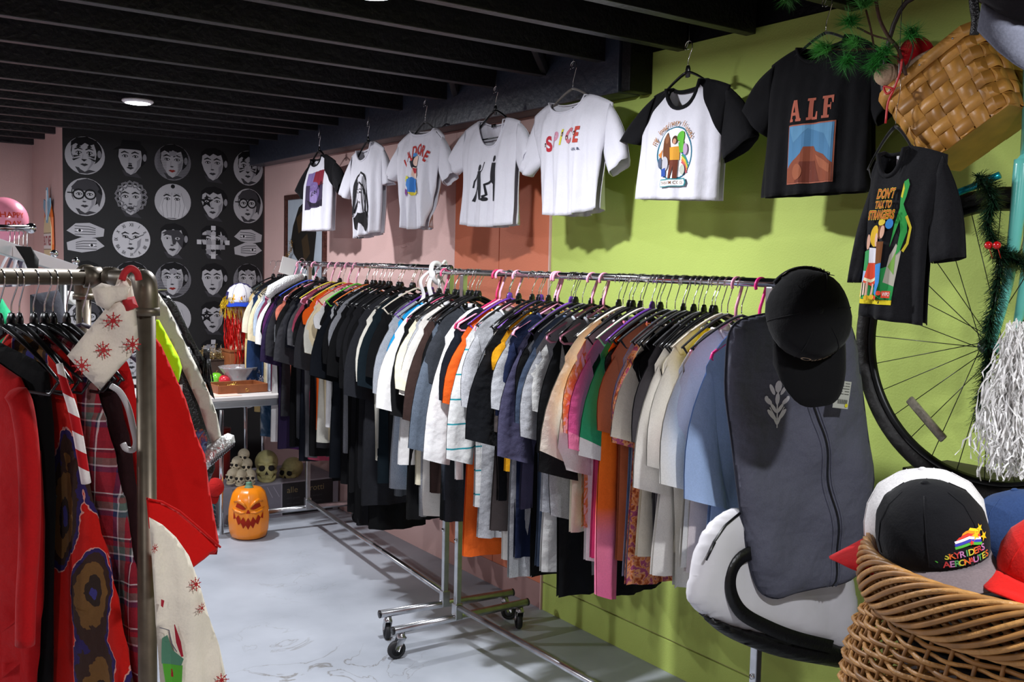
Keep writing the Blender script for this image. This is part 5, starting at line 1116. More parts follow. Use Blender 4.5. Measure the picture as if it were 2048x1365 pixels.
a.build('painting', lambda x, z: Vector((x, -.011, z)), t, tf=lambda x, y: (x*1.0-.02, 1.52+y*.9), eps=.0003, base=.0005)
# gold tinsel string beside it and white fluffy hanger, paper tag at the end of the far rack
st = []
q = random.Random(2)
for k in range(200):
    f = q.random(); p = P(582+4*math.sin(f*9)-f*8, 480+f*80, 0, 2.685); v = Vector((q.gauss(0, 1), q.gauss(0, 1), q.gauss(0, .5))).normalized()*.025; v.x = -abs(v.x); st.append([p, p+v*.5, p+v])
o = tinsel('gold_garland', st, mat('gold_tinsel_bright', '#c9a35a', .2, .9), None, .002, 3, .001); tag(o, 'thin gold tinsel garland hanging before the framed picture', 'garland', kind='stuff')
o = bmesh.new(); A = P(590, 500, 0, 2.42); box(o, (0, 0, 0), (.09, .003, .1), Matrix.Rotation(.25, 4, 'Y')); tag(obj('paper_tag', o, mat('paper_white', '#dcdcd8', .8), loc=P(582, 533, 0, 2.3)+Vector((-.02, 0, 0)), smooth=False), 'white card tag at the left end of the far rack', 'tag')
hz = P(575, 556, 1, 5.58)
t = tag(empty('padded_hanger', (railx(5.55)-.01, 5.6, 1.497), .15), 'white fluffy padded hanger at the left end of the far rack', 'hanger')
b = bmesh.new()
for sg in (1, -1): tube(b, [(0, 0, 0), (sg*.1, 0, -.02), (sg*.2, 0, -.07), (sg*.225, 0, -.11)], [.03, .034, .034, .02], 12)
obj('padding', b, mat('white_fluff', '#d5d7d4', .95, bump=1, bscale=120), t)
b = bmesh.new(); hook_bm(b, .002, 0, .02, .021, .1); obj('hook', b, CHROME, t)
# white knotted cord where the two racks meet
t = tag(empty('knotted_cloth', (2.17, 3.705, 1.57)), 'white knotted cotton apron strings where the two racks meet', 'cloth strings')
WC = cloth('white_cotton', '#dedcda', .03)
q = random.Random(8)
b = bmesh.new(); tube(b, catmull([(-.03, -.02, -.03), (-.025, -.01, .02), (.0, 0, .035), (.03, .01, .02), (.025, 0, -.03), (0, -.02, -.05), (-.03, -.03, -.02), (.0, -.03, .01)], 5), .013, 10, flat=.8); obj('knot', b, WC, t)
for k, (a_, z_, l) in enumerate([((-.04, -.03), 0, .19), ((.0, -.045), -.02, .22), ((-.06, .0), .01, .17), ((.03, -.04), -.02, .2)]):
    b = bmesh.new(); tube(b, catmull([(a_[0]*.3, a_[1]*.5, z_), (a_[0]*1.2, a_[1], z_-l*.3), (a_[0]*1.1+.01, a_[1]*1.2, z_-l*.7), (a_[0]*1.6, a_[1]*1.3, z_-l)], 5), [.009+.006*(i/15) for i in range(16)], 8, flat=.45); obj('string_end', b, WC, t)
b = bmesh.new()
tube(b, catmull([(.045, .02, .03), (.06, .02, .045), (.075, .03, .02), (.08, .02, -.03)], 5), .006, 8); obj('loop', b, WC, t)
# ------------------------------------------------------------------ iron pipe rack at the left with winter clothes
IRON = mat('pipe_metal', '#6a6052', .42, .65, noise=.2, nscale=30)
t = tag(empty('pipe_rack', (0, 0, 0)), 'heavy grey-brown iron pipe rack with elbow corner at the left', 'clothes rack')
ZP = 1.558; E0 = Vector((.46, 1.78, ZP)); E1 = Vector((.495, 2.46, ZP)); MID_ = (E0+E1)/2
for e, s_ in ((E0, 1), (E1, -1)):
    b = bmesh.new(); tube(b, [(e.x, e.y, ZP-.03), (e.x, e.y, .01)], .0165, 20); obj('post', b, IRON, t)
    b = bmesh.new(); d_ = (E1-E0).normalized()*s_
    pts = [e+Vector((0, 0, -.052)), e+Vector((0, 0, -.03)), e+Vector((0, 0, -.012))+d_*.003, e+Vector((0, 0, .0))+d_*.012, e+d_*.03, e+d_*.052]
    tube(b, catmull(pts, 4), [.0205]*21, 20)
    for q_, dr in ((e+Vector((0, 0, -.052)), Vector((0, 0, 1))), (e+d_*.052, d_)): tube(b, [q_-dr*.007, q_+dr*.007], .0235, 20)
    obj('elbow', b, IRON, t)
    b = bmesh.new(); tube(b, [(e.x, e.y, 0), (e.x, e.y, .012)], .05, 24); tube(b, [(e.x, e.y, .012), (e.x, e.y, .03)], .022, 16); obj('flange_foot', b, IRON, t)
b = bmesh.new(); tube(b, [E0, E1], .0163, 18); obj('cross_pipe', b, IRON, t)
L0 = Vector((-1.3, MID_.y, ZP)); b = bmesh.new(); tube(b, [MID_, L0], .0163, 18); obj('hanging_pipe', b, IRON, t)
b = bmesh.new(); tube(b, [MID_+Vector((-.05, 0, 0)), MID_+Vector((-.018, 0, 0))], .0215, 18); tube(b, [MID_-d_*.03, MID_+d_*.03], .0215, 18); obj('tee_joint', b, IRON, t)
b = bmesh.new(); tube(b, [(L0.x, L0.y, ZP), (L0.x, L0.y, 0)], .0165, 16); obj('post', b, IRON, t)
AR = -PI/2+.42                                         # garments turn slightly towards the aisle
def hung(name, X, near, far_w, m, lab, cat, fold=(.012, .07, 0), thick=.003, ang=AR, hk=True, ybase=None, puff=.014):
    A = (X, MID_.y)
    o1 = px2plane(near, A, ang); top = o1[0][1]; bot = o1[-1][1]
    out = o1+[(-far_w, bot), (-far_w-.0, bot+.3), (-far_w*.9, top-.12), (-.07, top+.03)]
    k, lam, ph = fold
    o = pillow(name, out, m, puff, .03, None, fold=lambda x, z: k*math.sin(2*PI*x/lam+ph+z*2)*min(1, max(0, (top-z)*2.5)), step=.03, loc=(X, MID_.y, 0), ang=ang)
    return tag(o, lab, cat)
def paisley(nt, co):
    mp = nt.nodes.new('ShaderNodeMapping'); mp.inputs['Rotation'].default_value = (.3, .7, .2); mp.inputs['Scale'].default_value = (1, 1, .55); nt.links.new(co, mp.inputs[0])
    n = nt.nodes.new('ShaderNodeTexNoise'); n.inputs['Scale'].default_value = 5; nt.links.new(mp.outputs[0], n.inputs[0])
    m = nt.nodes.new('ShaderNodeMix'); m.data_type = 'RGBA'; m.blend_type = 'LINEAR_LIGHT'; m.inputs[0].default_value = .06; nt.links.new(mp.outputs[0], m.inputs[6]); nt.links.new(n.outputs['Color'], m.inputs[7])
    v = nt.nodes.new('ShaderNodeTexVoronoi'); v.inputs['Scale'].default_value = 8.2; nt.links.new(m.outputs[2], v.inputs['Vector'])
    n2 = nt.nodes.new('ShaderNodeTexNoise'); n2.inputs['Scale'].default_value = 45; nt.links.new(co, n2.inputs[0])
    a = nt.nodes.new('ShaderNodeMath'); a.operation = 'MULTIPLY_ADD'; a.inputs[1].default_value = .16; nt.links.new(n2.outputs['Fac'], a.inputs[0]); nt.links.new(v.outputs['Distance'], a.inputs[2])
    return ramp(nt, a.outputs[0], [(0, '#35306e'), (.18, '#2b1d16'), (.26, '#6b4a24'), (.4, '#35211a'), (.49, '#2c2052'), (.545, '#c98a80'), (.56, '#b8160f')])
REDS = cloth('red_sweat', '#b01216', .06, wr=.7); DRED = cloth('dark_red_knit', '#6d0d12', .1, wr=.7)
PAIS = cloth('paisley_red', '#a81410', .05, paisley, wr=.6)
def plaid(nt, co):
    s = nt.nodes.new('ShaderNodeSeparateXYZ'); nt.links.new(co, s.inputs[0]); outs = []
    for ax in (0, 2):
        m = nt.nodes.new('ShaderNodeMath'); m.operation = 'MULTIPLY'; m.inputs[1].default_value = 12; nt.links.new(s.outputs[ax], m.inputs[0])
        g = nt.nodes.new('ShaderNodeMath'); g.operation = 'FRACT'; nt.links.new(m.outputs[0], g.inputs[0])
        outs.append(ramp(nt, g.outputs[0], [(0, '#8c1d2a'), (.3, '#27284c'), (.42, '#c9c2c6'), (.46, '#55645c'), (.62, '#8c1d2a'), (.74, '#3a1a2c'), (.8, '#d4cccc'), (.83, '#7e1b28')]))
    x = nt.nodes.new('ShaderNodeMix'); x.data_type = 'RGBA'; x.inputs[0].default_value = .5; nt.links.new(outs[0], x.inputs[6]); nt.links.new(outs[1], x.inputs[7]); return x.outputs[2]
PLAID = cloth('tartan_flannel', '#7c1b28', .08, plaid, wr=.7)
hung('sweatshirt', .275, [(10, 735), (40, 755), (62, 800), (78, 900), (86, 1050), (84, 1200), (80, 1310), (60, 1450)], .26, REDS, 'plain red sweatshirt at the far left edge of the pipe rack', 'sweatshirt')
b = bmesh.new(); A = (.33, 1.86)
tube(b, catmull([Vector((s_, 0, z)) for s_, z in px2plane([(28, 780), (44, 815), (56, 900), (60, 1000), (58, 1100), (52, 1200), (50, 1290)], A, 0)], 5), [.012]+[.024-.004*i/30 for i in range(1, 31)], 14, flat=.8)
o = obj('sleeve', b, REDS, loc=(A[0], A[1], 0)); so = bpy.data.objects['sweatshirt']; o.parent = so; o.matrix_parent_inverse = (Matrix.Translation(so.location) @ so.rotation_euler.to_matrix().to_4x4()).inverted()
hung('shirt', .305, [(70, 720), (95, 745), (108, 850), (112, 1000), (105, 1300), (100, 1480)], .25, cloth('black_wool', '#0a090b', .2), 'black garment between red sweatshirt and patterned red dress', 'shirt')
hung('dress', .335, [(105, 690), (135, 700), (150, 800), (166, 900), (190, 1020), (220, 1130), (245, 1250), (268, 1370), (285, 1500)], .25, PAIS, 'bright red dress with brown and blue paisley shapes on the pipe rack', 'dress', (.01, .12, 1))
hung('flannel_shirt', .37, [(150, 685), (178, 705), (200, 800), (222, 880), (248, 1000), (268, 1120), (288, 1250), (302, 1370), (310, 1500)], .25, PLAID, 'red and navy tartan flannel shirt right of the paisley dress', 'shirt', (.01, .13, 2))
hung('jacket', .395, [(175, 670), (215, 700), (240, 800), (262, 900), (285, 1050), (300, 1180), (312, 1300), (320, 1480)], .25, cloth('dark_maroon', '#220a0d', .2), 'very dark maroon jacket behind the tartan shirt', 'jacket', (.01, .1, 3))
hung('cotton_top', .42, [(232, 700), (255, 725), (278, 820), (296, 930), (306, 1010), (310, 1100), (300, 1200)], .22, cloth('scarlet_cotton', '#b80f10', .03, wr=.5), 'scarlet cotton top between tartan shirt and pipe post', 'top', (.006, .2, 0))
for i, (X, k, c, lab) in enumerate([(.275, 'plastic', '#0c0c0e', 'black hanger of the plain red sweatshirt'), (.296, 'plastic', '#0c0c0e', 'empty black hanger right behind the red sweatshirt hanger'), (.31, 'plastic', '#0c0c0e', 'black hanger of the black garment on the pipe rack'), (.335, 'plastic', '#0c0c0e', 'black hanger of the paisley dress'), (.355, 'plastic', '#0c0c0e', 'empty black hanger between paisley dress and tartan shirt'), (.37, 'plastic', '#0c0c0e', 'black hanger of the tartan shirt'), (.395, 'plastic', '#0c0c0e', 'black hanger of the dark maroon jacket'), (.425, 'velvet', '#3a2f45', 'slim dark violet hanger nearest the pipe elbow')]):
    h = hanger(k, c, (X, MID_.y, ZP+.0165-.112-.0), AR+.12*math.sin(i*2), lab, 'hangers on the pipe rack'); h.scale = (1, 1, 1.0)
# striped candy-cane sleeve
b = bmesh.new(); A = (.40, 1.88)
pts = [Vector((s_, -.03, z)) for s_, z in px2plane([(112, 725), (122, 765), (137, 810), (148, 860), (156, 905), (165, 960)], A, 0)]
tube(b, catmull(pts, 5), [.008+.004*min(1, i/12) for i in range(26)], 12, flat=.7)
def diag(nt, co):
    s = nt.nodes.new('ShaderNodeSeparateXYZ'); nt.links.new(co, s.inputs[0]); a_ = nt.nodes.new('ShaderNodeMath'); a_.operation = 'MULTIPLY_ADD'; a_.inputs[1].default_value = .6; nt.links.new(s.outputs[0], a_.inputs[0]); nt.links.new(s.outputs[2], a_.inputs[2])
    m = nt.nodes.new('ShaderNodeMath'); m.operation = 'MULTIPLY'; m.inputs[1].default_value = 17; nt.links.new(a_.outputs[0], m.inputs[0]); g = nt.nodes.new('ShaderNodeMath'); g.operation = 'FRACT'; nt.links.new(m.outputs[0], g.inputs[0])
    return ramp(nt, g.outputs[0], [(0, '#e8e0dc'), (.5, '#b5151c')])
o = obj('scarf_tie', b, cloth('candy_stripe', '#e8e0dc', .03, diag), loc=(A[0], A[1], 0)); tag(o, 'red and white candy-striped tie hanging over the paisley dress', 'tie')
b = bmesh.new(); A = (.41, 1.80); pts = [Vector((s_, 0, z)) for s_, z in px2plane([(222, 772), (240, 785), (256, 815), (266, 855), (272, 885), (266, 900), (252, 898), (246, 888)], A, 0)]
tube(b, catmull(pts, 5), .0055, 10); o = obj('plastic_hanger', b, mat('grey_plastic', '#b9b5b4', .4), loc=(A[0], A[1], 0)); tag(o, 'pale grey curved plastic hanger arm beside the tartan shirt', 'hanger')
# cotton apron with red snowflakes, hung by its red loop over the elbow
APR = cloth('natural_cotton', '#ddcfc0', .03, wr=.5)
t = tag(empty('apron', (.45, 1.735, 0), .15), 'natural cotton apron with red snowflakes looped over the pipe elbow', 'apron')
def flake(a, cx, cz, r, c='#a82428'):
    for k in range(8):
        an = k*PI/4; a.polys(strip2([(cx, cz), (cx+r*math.cos(an), cz+r*math.sin(an))], r*.12), c)
        a.polys(strip2([(cx+r*.6*math.cos(an-.3), cz+r*.6*math.sin(an-.3)), (cx+r*.68*math.cos(an), cz+r*.68*math.sin(an)), (cx+r*.6*math.cos(an+.3), cz+r*.6*math.sin(an+.3))], r*.1), c)
    a.poly(ell(cx, cz, r*.28, r*.28, 10), c)
A = (.45, 1.735); up_ = px2plane([(236, 556), (250, 548), (262, 562), (270, 600), (275, 650), (277, 690), (262, 712), (232, 745), (200, 781), (168, 750), (134, 712), (160, 680), (185, 650), (208, 622), (224, 590)], A, .15)
fup = lambda x, z: .006*math.sin(x*60+z*30)+.004*math.sin(z*70)
pillow('upper_flap', up_, APR, .008, .02, t, fold=fup, step=.015)
rf = px2plane([(180, 578), (200, 566), (226, 572), (246, 556), (258, 575), (250, 600), (228, 604), (214, 622), (190, 610)], (.45, 1.725), .15)
pillow('gathered_frill', rf, APR, .014, .02, t, fold=lambda x, z: .008*math.sin(x*160), step=.01).location = (0, -.012, 0)
a = Art()
for x, y in ((218, 641), (204, 700), (257, 688), (152, 729)): s_, z_ = px2plane([(x, y)], A, .15)[0]; flake(a, s_, z_, .0145)
a.build('snowflake_print', lambda x, z: Vector((x, fup(x, z)-.0115, z)), t, step=.01, eps=.0001, base=.0)
b = bmesh.new(); tube(b, catmull([Vector((s_, -.02, z)) for s_, z in px2plane([(234, 560), (240, 545), (252, 537), (264, 545), (268, 560)], A, .15)], 5), .006, 8); obj('red_loop', b, mat('red_cord', '#b01820', .8), t)
rs = px2plane([(236, 598), (262, 592), (270, 614), (244, 624)], A, .15); pillow('red_band', rs, mat('red_cord', '#b01820', .8), .012, .01, t, step=.02).location = (0, -.014, 0)
t = tag(empty('apron', (.50, 1.56, 0), .2), 'cream apron with red snowflakes and a green knitting bucket print, low at left', 'apron')
A = (.50, 1.56)
lo = px2plane([(298, 1035), (325, 1050), (352, 1075), (378, 1112), (398, 1165), (418, 1235), (438, 1290), (450, 1345), (462, 1420), (470, 1500), (330, 1500), (320, 1365), (312, 1250), (305, 1140)], A, .2)
flo = lambda x, z: .010*math.sin(x*70+1)+.004*math.sin(z*40)
pillow('panel', lo, cloth('cream_cotton', '#e8ddcb', .03, wr=.5), .008, .02, t, fold=flo, step=.015)
a = Art()
for x, y, r_ in ((377, 1162, .011), (388, 1209, .009), (436, 1357, .011), (304, 1095, .008)): s_, z_ = px2plane([(x, y)], A, .2)[0]; flake(a, s_, z_, r_)
G = lambda pts: px2plane(pts, A, .2)
a.poly(G([(322, 1325), (354, 1325), (350, 1372), (326, 1372)]), '#4f9a2e').poly(G([(330, 1335), (340, 1335), (340, 1350), (330, 1350)]), '#8e2020').poly(G([(320, 1275), (330, 1268), (340, 1298), (356, 1312), (352, 1326), (320, 1326)]), '#4d7a62')
a.polys(strip2(G([(340, 1245), (348, 1280), (354, 1308)]), [.001, .006, .003]), '#a02030').polys(strip2(G([(312, 1252), (332, 1258), (338, 1285), (346, 1300)]), .0012), '#555060').poly(G([(314, 1195), (321, 1198), (318, 1212), (313, 1208)]), '#a02030')
a.build('print', lambda x, z: Vector((x, flo(x, z)-.0115, z)), t, step=.01, eps=.0001, base=.0)
# red apron behind the post and its corner in front
SC_ = cloth('scarlet_apron', '#c90f0c', .03, wr=.6)
A = (.56, 2.02); t = tag(empty('apron', (A[0], A[1], 0), 0), 'bright scarlet apron hanging behind the pipe post, widening downwards', 'apron')
pillow('panel', px2plane([(300, 660), (322, 690), (345, 740), (372, 800), (392, 870), (410, 910), (420, 985), (438, 1085), (434, 1110), (300, 1110), (285, 900), (280, 720)], A, 0), SC_, .01, .03, t, fold=lambda x, z: .007*math.sin(x*38+z*6), step=.009)
b = bmesh.new(); tube(b, catmull([Vector((s_, .0, z)) for s_, z in px2plane([(305, 670), (300, 600), (285, 560), (275, 600), (290, 690)], A, 0)], 4), .004, 6); obj('neck_strap', b, SC_, t)
A = (.53, 1.68); t = tag(empty('cloth_napkin', (A[0], A[1], 0), .25), 'pointed corner of scarlet cloth crossing in front of the pipe post', 'cloth')
pillow('cloth_corner', px2plane([(292, 995), (320, 1003), (355, 1022), (400, 1060), (438, 1094), (410, 1118), (385, 1137), (362, 1125), (340, 1098), (318, 1068), (298, 1058)], A, .25), SC_, .004, .01, t, fold=lambda x, z: .003*math.sin(x*40), step=.006)
b = bmesh.new(); q_ = px2plane([(293, 998), (320, 1003), (355, 1022), (400, 1060), (437, 1094)], A, .25); tube(b, [Vector((x, -.006, z)) for x, z in q_], .002, 6); obj('hem', b, SC_, t)
# bags and straps on the second arm
b = bmesh.new(); tube(b, [(0, 0, 0), (.19, .0, 0)], .005, 10); o = obj('bag_arm', b, CHROME, loc=(E1.x, E1.y, ZP-.035)); o.parent = bpy.data.objects['pipe_rack']
def flatbag(name, px, A, ang, m, lab, cat, dep=.01, rim=.02, fold=None, step=.02, parent=None):
    o = pillow(name, px2plane(px, A, ang), m, dep, rim, parent, fold=fold, step=step, loc=None if parent else (A[0], A[1], 0), ang=0 if parent else ang)
    return o if parent else tag(o, lab, cat)
A = (.68, 2.44)
t = tag(empty('shoulder_bag', (A[0], A[1], 0), 0), 'silver clutch bag on a very wide pale canvas strap', 'bag')
flatbag('wide_strap', [(308, 578), (318, 588), (340, 622), (368, 682), (395, 735), (418, 785), (434, 830), (444, 880), (424, 892), (410, 850), (398, 812), (380, 772), (352, 712), (330, 672), (308, 635)], A, 0, cloth('canvas_strap', '#bdb9ac', .04, wr=.2), '', '', .002, .01, parent=t)
flatbag('bag_body', [(392, 925), (408, 902), (435, 880), (458, 868), (470, 872), (472, 885), (462, 900), (440, 918), (420, 938), (404, 955), (396, 945)], (A[0], A[1]-.01), 0, mat('silver_leather', '#c4c6c4', .3, .6, noise=.2, nscale=60, bump=.5, bscale=120), '', '', .03, .025, parent=t, step=.015)
b = bmesh.new(); q_ = px2plane([(414, 922), (428, 910), (445, 897), (458, 885)], A, 0); tube(b, [Vector((x, -.033, z)) for x, z in q_], .003, 8)
for k in range(14):
    f = k/13; x = q_[0][0]+(q_[-1][0]-q_[0][0])*f; z = q_[0][1]+(q_[-1][1]-q_[0][1])*f; box(b, (x, -.036, z), (.0025, .004, .009))
obj('zip', b, mat('zip_grey', '#5c5c5e', .4, .7), t)
A = (.70, 2.48); t = tag(empty('handbag', (A[0], A[1], 0), 0), 'black leather bag with tassel hanging beside the wide pale strap', 'bag')
LEA = mat('black_leather', '#0e0d0f', .35, noise=.2, bump=.4, bscale=180)
flatbag('bag_body', [(318, 700), (345, 690), (370, 690), (385, 720), (398, 800), (412, 880), (418, 930), (405, 960), (350, 965), (325, 850)], (A[0], A[1]+.05), 0, LEA, '', '', .03, .04, parent=t)
flatbag('strap', [(322, 590), (338, 592), (352, 608), (372, 650), (392, 690), (410, 720), (422, 770), (430, 800), (420, 790), (400, 735), (375, 690), (350, 640)], A, 0, LEA, '', '', .003, .01, parent=t)
b = bmesh.new(); q_ = px2plane([(408, 705)], A, 0)[0]; q2 = px2plane([(408, 762)], A, 0)[0]; h_ = q_[1]-q2[1]
tube(b, [(q_[0], -.02, q_[1]+.01), (q_[0], -.02, q_[1]-.012)], .008, 10)
for k in range(16): an = k*2.4; rr = .004+.0006*k; tube(b, [(q_[0]+rr*.5*math.cos(an), -.02+rr*.5*math.sin(an), q_[1]-.01), (q_[0]+rr*1.3*math.cos(an), -.02+rr*1.2*math.sin(an), q2[1])], .0022, 5)
obj('tassel', b, LEA, t)
A = (.62, 2.36); t = tag(empty('neon_top', (A[0], A[1], 0), 0), 'fluorescent yellow-green cropped top right of the pipe post', 'top')
NEON = cloth('neon_green', '#b4e60c', .03, wr=.6)
flatbag('body', [(300, 640), (318, 640), (330, 662), (345, 690), (358, 715), (364, 735), (358, 765), (350, 768), (344, 745), (336, 765), (322, 735), (312, 705)], A, 0, NEON, '', '', .01, .02, fold=lambda x, z: .006*math.sin(x*120), parent=t, step=.015)
b = bmesh.new(); q_ = px2plane([(338, 735), (345, 760), (352, 775), (340, 772)], A, 0); tube(b, catmull([Vector((x, -.01, z)) for x, z in q_], 4), .004, 6); obj('tie', b, NEON, t)
b = bmesh.new(); q_ = px2plane([(352, 792)], A, 0)[0]; box(b, (q_[0], -.014, q_[1]), (.022, .001, .055)); tag(obj('price_tag', b, mat('paper_white', '#dcdcd8', .8), loc=(A[0], A[1], 0), smooth=False), 'small white card price tag under the neon top', 'tag')
o = flatbag('scarf', [(388, 862), (405, 858), (416, 880), (412, 905), (398, 930), (388, 915)], (.71, 2.43), 0, cloth('striped_scarf', '#3c4a7c', .05, splotch(['#c79a2c', '#b0562e', '#35406e', '#6a7a9a', '#3a2c48'], 20, 1)), 'small multicoloured scarf tucked under the wide strap', 'scarf', .006)
flatbag('fleece_top', [(-30, 585), (5, 598), (15, 615), (28, 632), (37, 665), (36, 690), (-30, 700)], (.05, 2.95), 0, cloth('mint_fleece', '#2fae78', .1), 'mint green fleece seen between the hangers at far left', 'top', .03, .03)
flatbag('grey_shirt', [(60, 590), (118, 580), (135, 640), (128, 760), (60, 760)], (.42, 2.9), 0, cloth('slate_cloth', '#3a3b42', .1), 'slate grey shirt behind the hangers of the pipe rack', 'shirt', .02, .03)
flatbag('folded_card', [(112, 578), (154, 585), (154, 612), (118, 604)], (.5, 3.1), 0, mat('paper_white', '#dcdcd8', .8), 'white folded card seen between hanger hooks', 'card', .002, .01)
b = bmesh.new(); tube(b, [(0, 0, 0), (.9, 0, 0)], .012, 10)
t = tag(empty('low_rack', (-.35, 3.0, 1.535)), 'dark metal clothes rail half hidden behind the pipe rack', 'clothes rack'); obj('rail', b, STEEL, t)
for x in (0, .9): b = bmesh.new(); tube(b, [(x, 0, 0), (x, 0, -1.534)], .012, 10); obj('post', b, STEEL, t)
# ------------------------------------------------------------------ end of the near rack: suit bag, sports bag, cap
A = (2.12, 1.70); AN = -.22
t = tag(empty('garment_bag', (A[0], A[1], 0), AN), 'dark slate garment bag with white floral emblem at the near rack end', 'garment bag')
BAG = cloth('slate_nonwoven', '#595a67', .08, rough=.75, wr=.9); q_ = lambda pts: px2plane(pts, A, AN)
fb = lambda x, z: .010*math.sin(x*16+z*7+1)+.006*math.sin(x*31-z*19)+.004*math.sin(z*37+x*13)
outl = smooth_outline(q_([(1452, 720), (1458, 668), (1478, 642), (1520, 630), (1560, 625), (1620, 618), (1670, 626), (1702, 655), (1716, 720), (1726, 800), (1736, 880), (1747, 960), (1732, 1050), (1718, 1138), (1690, 1165), (1640, 1175), (1590, 1186), (1555, 1197), (1525, 1188), (1508, 1160), (1497, 1120), (1485, 1050), (1475, 980), (1463, 880), (1451, 790)]), 3)
pillow('body', outl, BAG, .03, .07, t, fold=fb, step=.022)
def bsurf2(x, z, off=0): d_ = edge_dist(outl, x, z); k = min(1, d_/.07); return Vector((x, -.03*math.sqrt(max(0, 1-(1-k)**2))+fb(x, z)*k-off, z))
b = bmesh.new(); tube(b, [Vector((x, 0, z)) for x, z in outl], .003, 6, closed=True); obj('edge_piping', b, cloth('bag_binding', '#33343f', .05), t)
zp = q_([(1603, 640), (1606, 775), (1618, 830), (1630, 880), (1643, 960), (1655, 1030), (1663, 1100), (1661, 1172)])
zp = [(p.x, p.y) for p in catmull([Vector((a_[0], a_[1], 0)) for a_ in zp], 5)]
b = bmesh.new(); tube(b, [bsurf2(x, z, .004) for x, z in zp], .0022, 6); obj('zip', b, mat('zip_black', '#0a0a0c', .3), t)
for dx in (-.014, .013): b = bmesh.new(); tube(b, [bsurf2(x+dx, z, .0012) for x, z in zp], .0035, 6, flat=1); obj('zip_placket', b, BAG, t)
a = Art(); cx, cz = q_([(1542, 808)])[0]; W = '#d9d8dc'
for px_, pz, rx, rz, ro in [(0, .036, .007, .012, 0), (-.012, .03, .004, .012, .5), (.012, .03, .004, .012, -.5), (-.02, .008, .005, .01, .9), (.02, .008, .005, .01, -.9), (-.024, .014, .004, .004, 0), (.024, .014, .004, .004, 0), (0, .012, .005, .012, 0), (-.008, -.006, .004, .012, .7), (.008, -.006, .004, .012, -.7), (-.014, -.018, .005, .014, .8), (.014, -.018, .005, .014, -.8), (-.006, -.028, .003, .012, .5), (.006, -.028, .003, .012, -.5)]:
    a.poly(ell(cx+px_, cz+pz, rx, rz, 10, rot=ro), W)
a.polys(strip2([(cx, cz+.03), (cx, cz-.044)], .003)+strip2([(cx-.018, cz-.004), (cx, cz-.03), (cx+.018, cz-.004)], .002), W)
a.build('emblem', lambda x, z: bsurf2(cx+(x-cx)*1.25, cz+(z-cz)*1.35), t, step=.01, eps=.0001, base=.002)
T0 = (2.18, 1.60); b = bmesh.new(); x0, z0 = px2plane([(1684, 790)], T0, AN)[0]; c_ = Vector((T0[0]+x0*math.cos(AN), T0[1]+x0*math.sin(AN), z0)); ctr = t.matrix_basis
lt = tag(empty('price_tag', c_, AN), 'white printed price tag with barcode and yellow dot on the garment bag', 'tag'); lt.rotation_euler = (0, .12, AN)
b = bmesh.new(); box(b, (0, 0, 0), (.05, .0012, .072), bev=.0004); obj('card', b, mat('tag_card', '#b9bab0', .6), lt, smooth=False)
a = Art()
for k in range(5): a.polys(strip2([(-.02, .03-.007*k), (.0+.004*(k % 3), .03-.007*k)], .002)+strip2([(.006, .03-.007*k), (.021, .03-.007*k)], .002), '#55564f')
for k in range(11): a.polys(strip2([(-.012+.003*k, -.012), (-.012+.003*k, -.024)], .001+.0008*(k % 2)), '#2a2a28')
a.poly(ell(.017, -.027, .005, .005), '#d8cf2a'); a.build('tag_print', lambda x, z: Vector((x, 0, z)), lt, eps=.0001, base=.0008)
# white sports bag with black base and wide black strap
A = (2.08, 1.765); AN2 = 0
t = tag(empty('sports_bag', (A[0], A[1], 0), AN2), 'white sports bag with black base and broad black strap under the garment bag', 'bag')
q2 = lambda pts: px2plane(pts, A, AN2)
VIN = mat('white_vinyl', '#d9d7da', .45, noise=.05, nscale=8, bump=.3, bscale=12); BKV = mat('black_vinyl', '#0c0c0e', .4, noise=.2, bump=.2, bscale=60)
wo = smooth_outline(q2([(1446, 1028), (1468, 1017), (1492, 1022), (1540, 1060), (1620, 1110), (1700, 1150), (1702, 1292), (1640, 1287), (1560, 1275), (1480, 1258), (1420, 1238), (1386, 1216), (1377, 1190), (1386, 1130), (1402, 1080), (1422, 1048)]), 3)
pillow('body', wo, VIN, .035, .06, t, fold=lambda x, z: .004*math.sin(x*30+z*20), step=.025)
bo = smooth_outline(q2([(1386, 1208), (1420, 1232), (1480, 1254), (1560, 1272), (1700, 1290), (1702, 1335), (1640, 1330), (1560, 1315), (1500, 1295), (1450, 1272), (1415, 1245)]), 3)
pillow('black_base', bo, BKV, .036, .03, t, step=.025)
b = bmesh.new(); sp = catmull([Vector((x, 0, z)) for x, z in q2([(1500, 1092), (1460, 1108), (1440, 1140), (1440, 1180), (1462, 1218), (1510, 1245), (1570, 1268), (1640, 1285)])], 5); prev = None
for i, p in enumerate(sp):
    a_ = sp[max(0, i-1)]; c_ = sp[min(len(sp)-1, i+1)]; d_ = (c_-a_).normalized(); n_ = Vector((-d_.z, 0, d_.x))*.0185
    cur = [b.verts.new(p+n_+Vector((0, y, 0))) for y in (-.038, -.043)]+[b.verts.new(p-n_+Vector((0, y, 0))) for y in (-.043, -.038)]
    if prev:
        for k in range(4): b.faces.new((prev[k], prev[(k+1) % 4], cur[(k+1) % 4], cur[k]))
    prev = cur
bmesh.ops.recalc_face_normals(b, faces=b.faces); obj('strap', b, BKV, t)
b = bmesh.new(); zz_ = q2([(1463, 1022), (1435, 1045), (1412, 1078), (1400, 1105)]); tube(b, [Vector((x, -.03, z)) for x, z in zz_], .0035, 6); tube(b, [Vector((zz_[2][0]-.004, -.036, zz_[2][1])), Vector((zz_[3][0]-.014, -.036, zz_[3][1]-.01))], .003, 6); obj('zip', b, mat('zip_black', '#0a0a0c', .3), t)
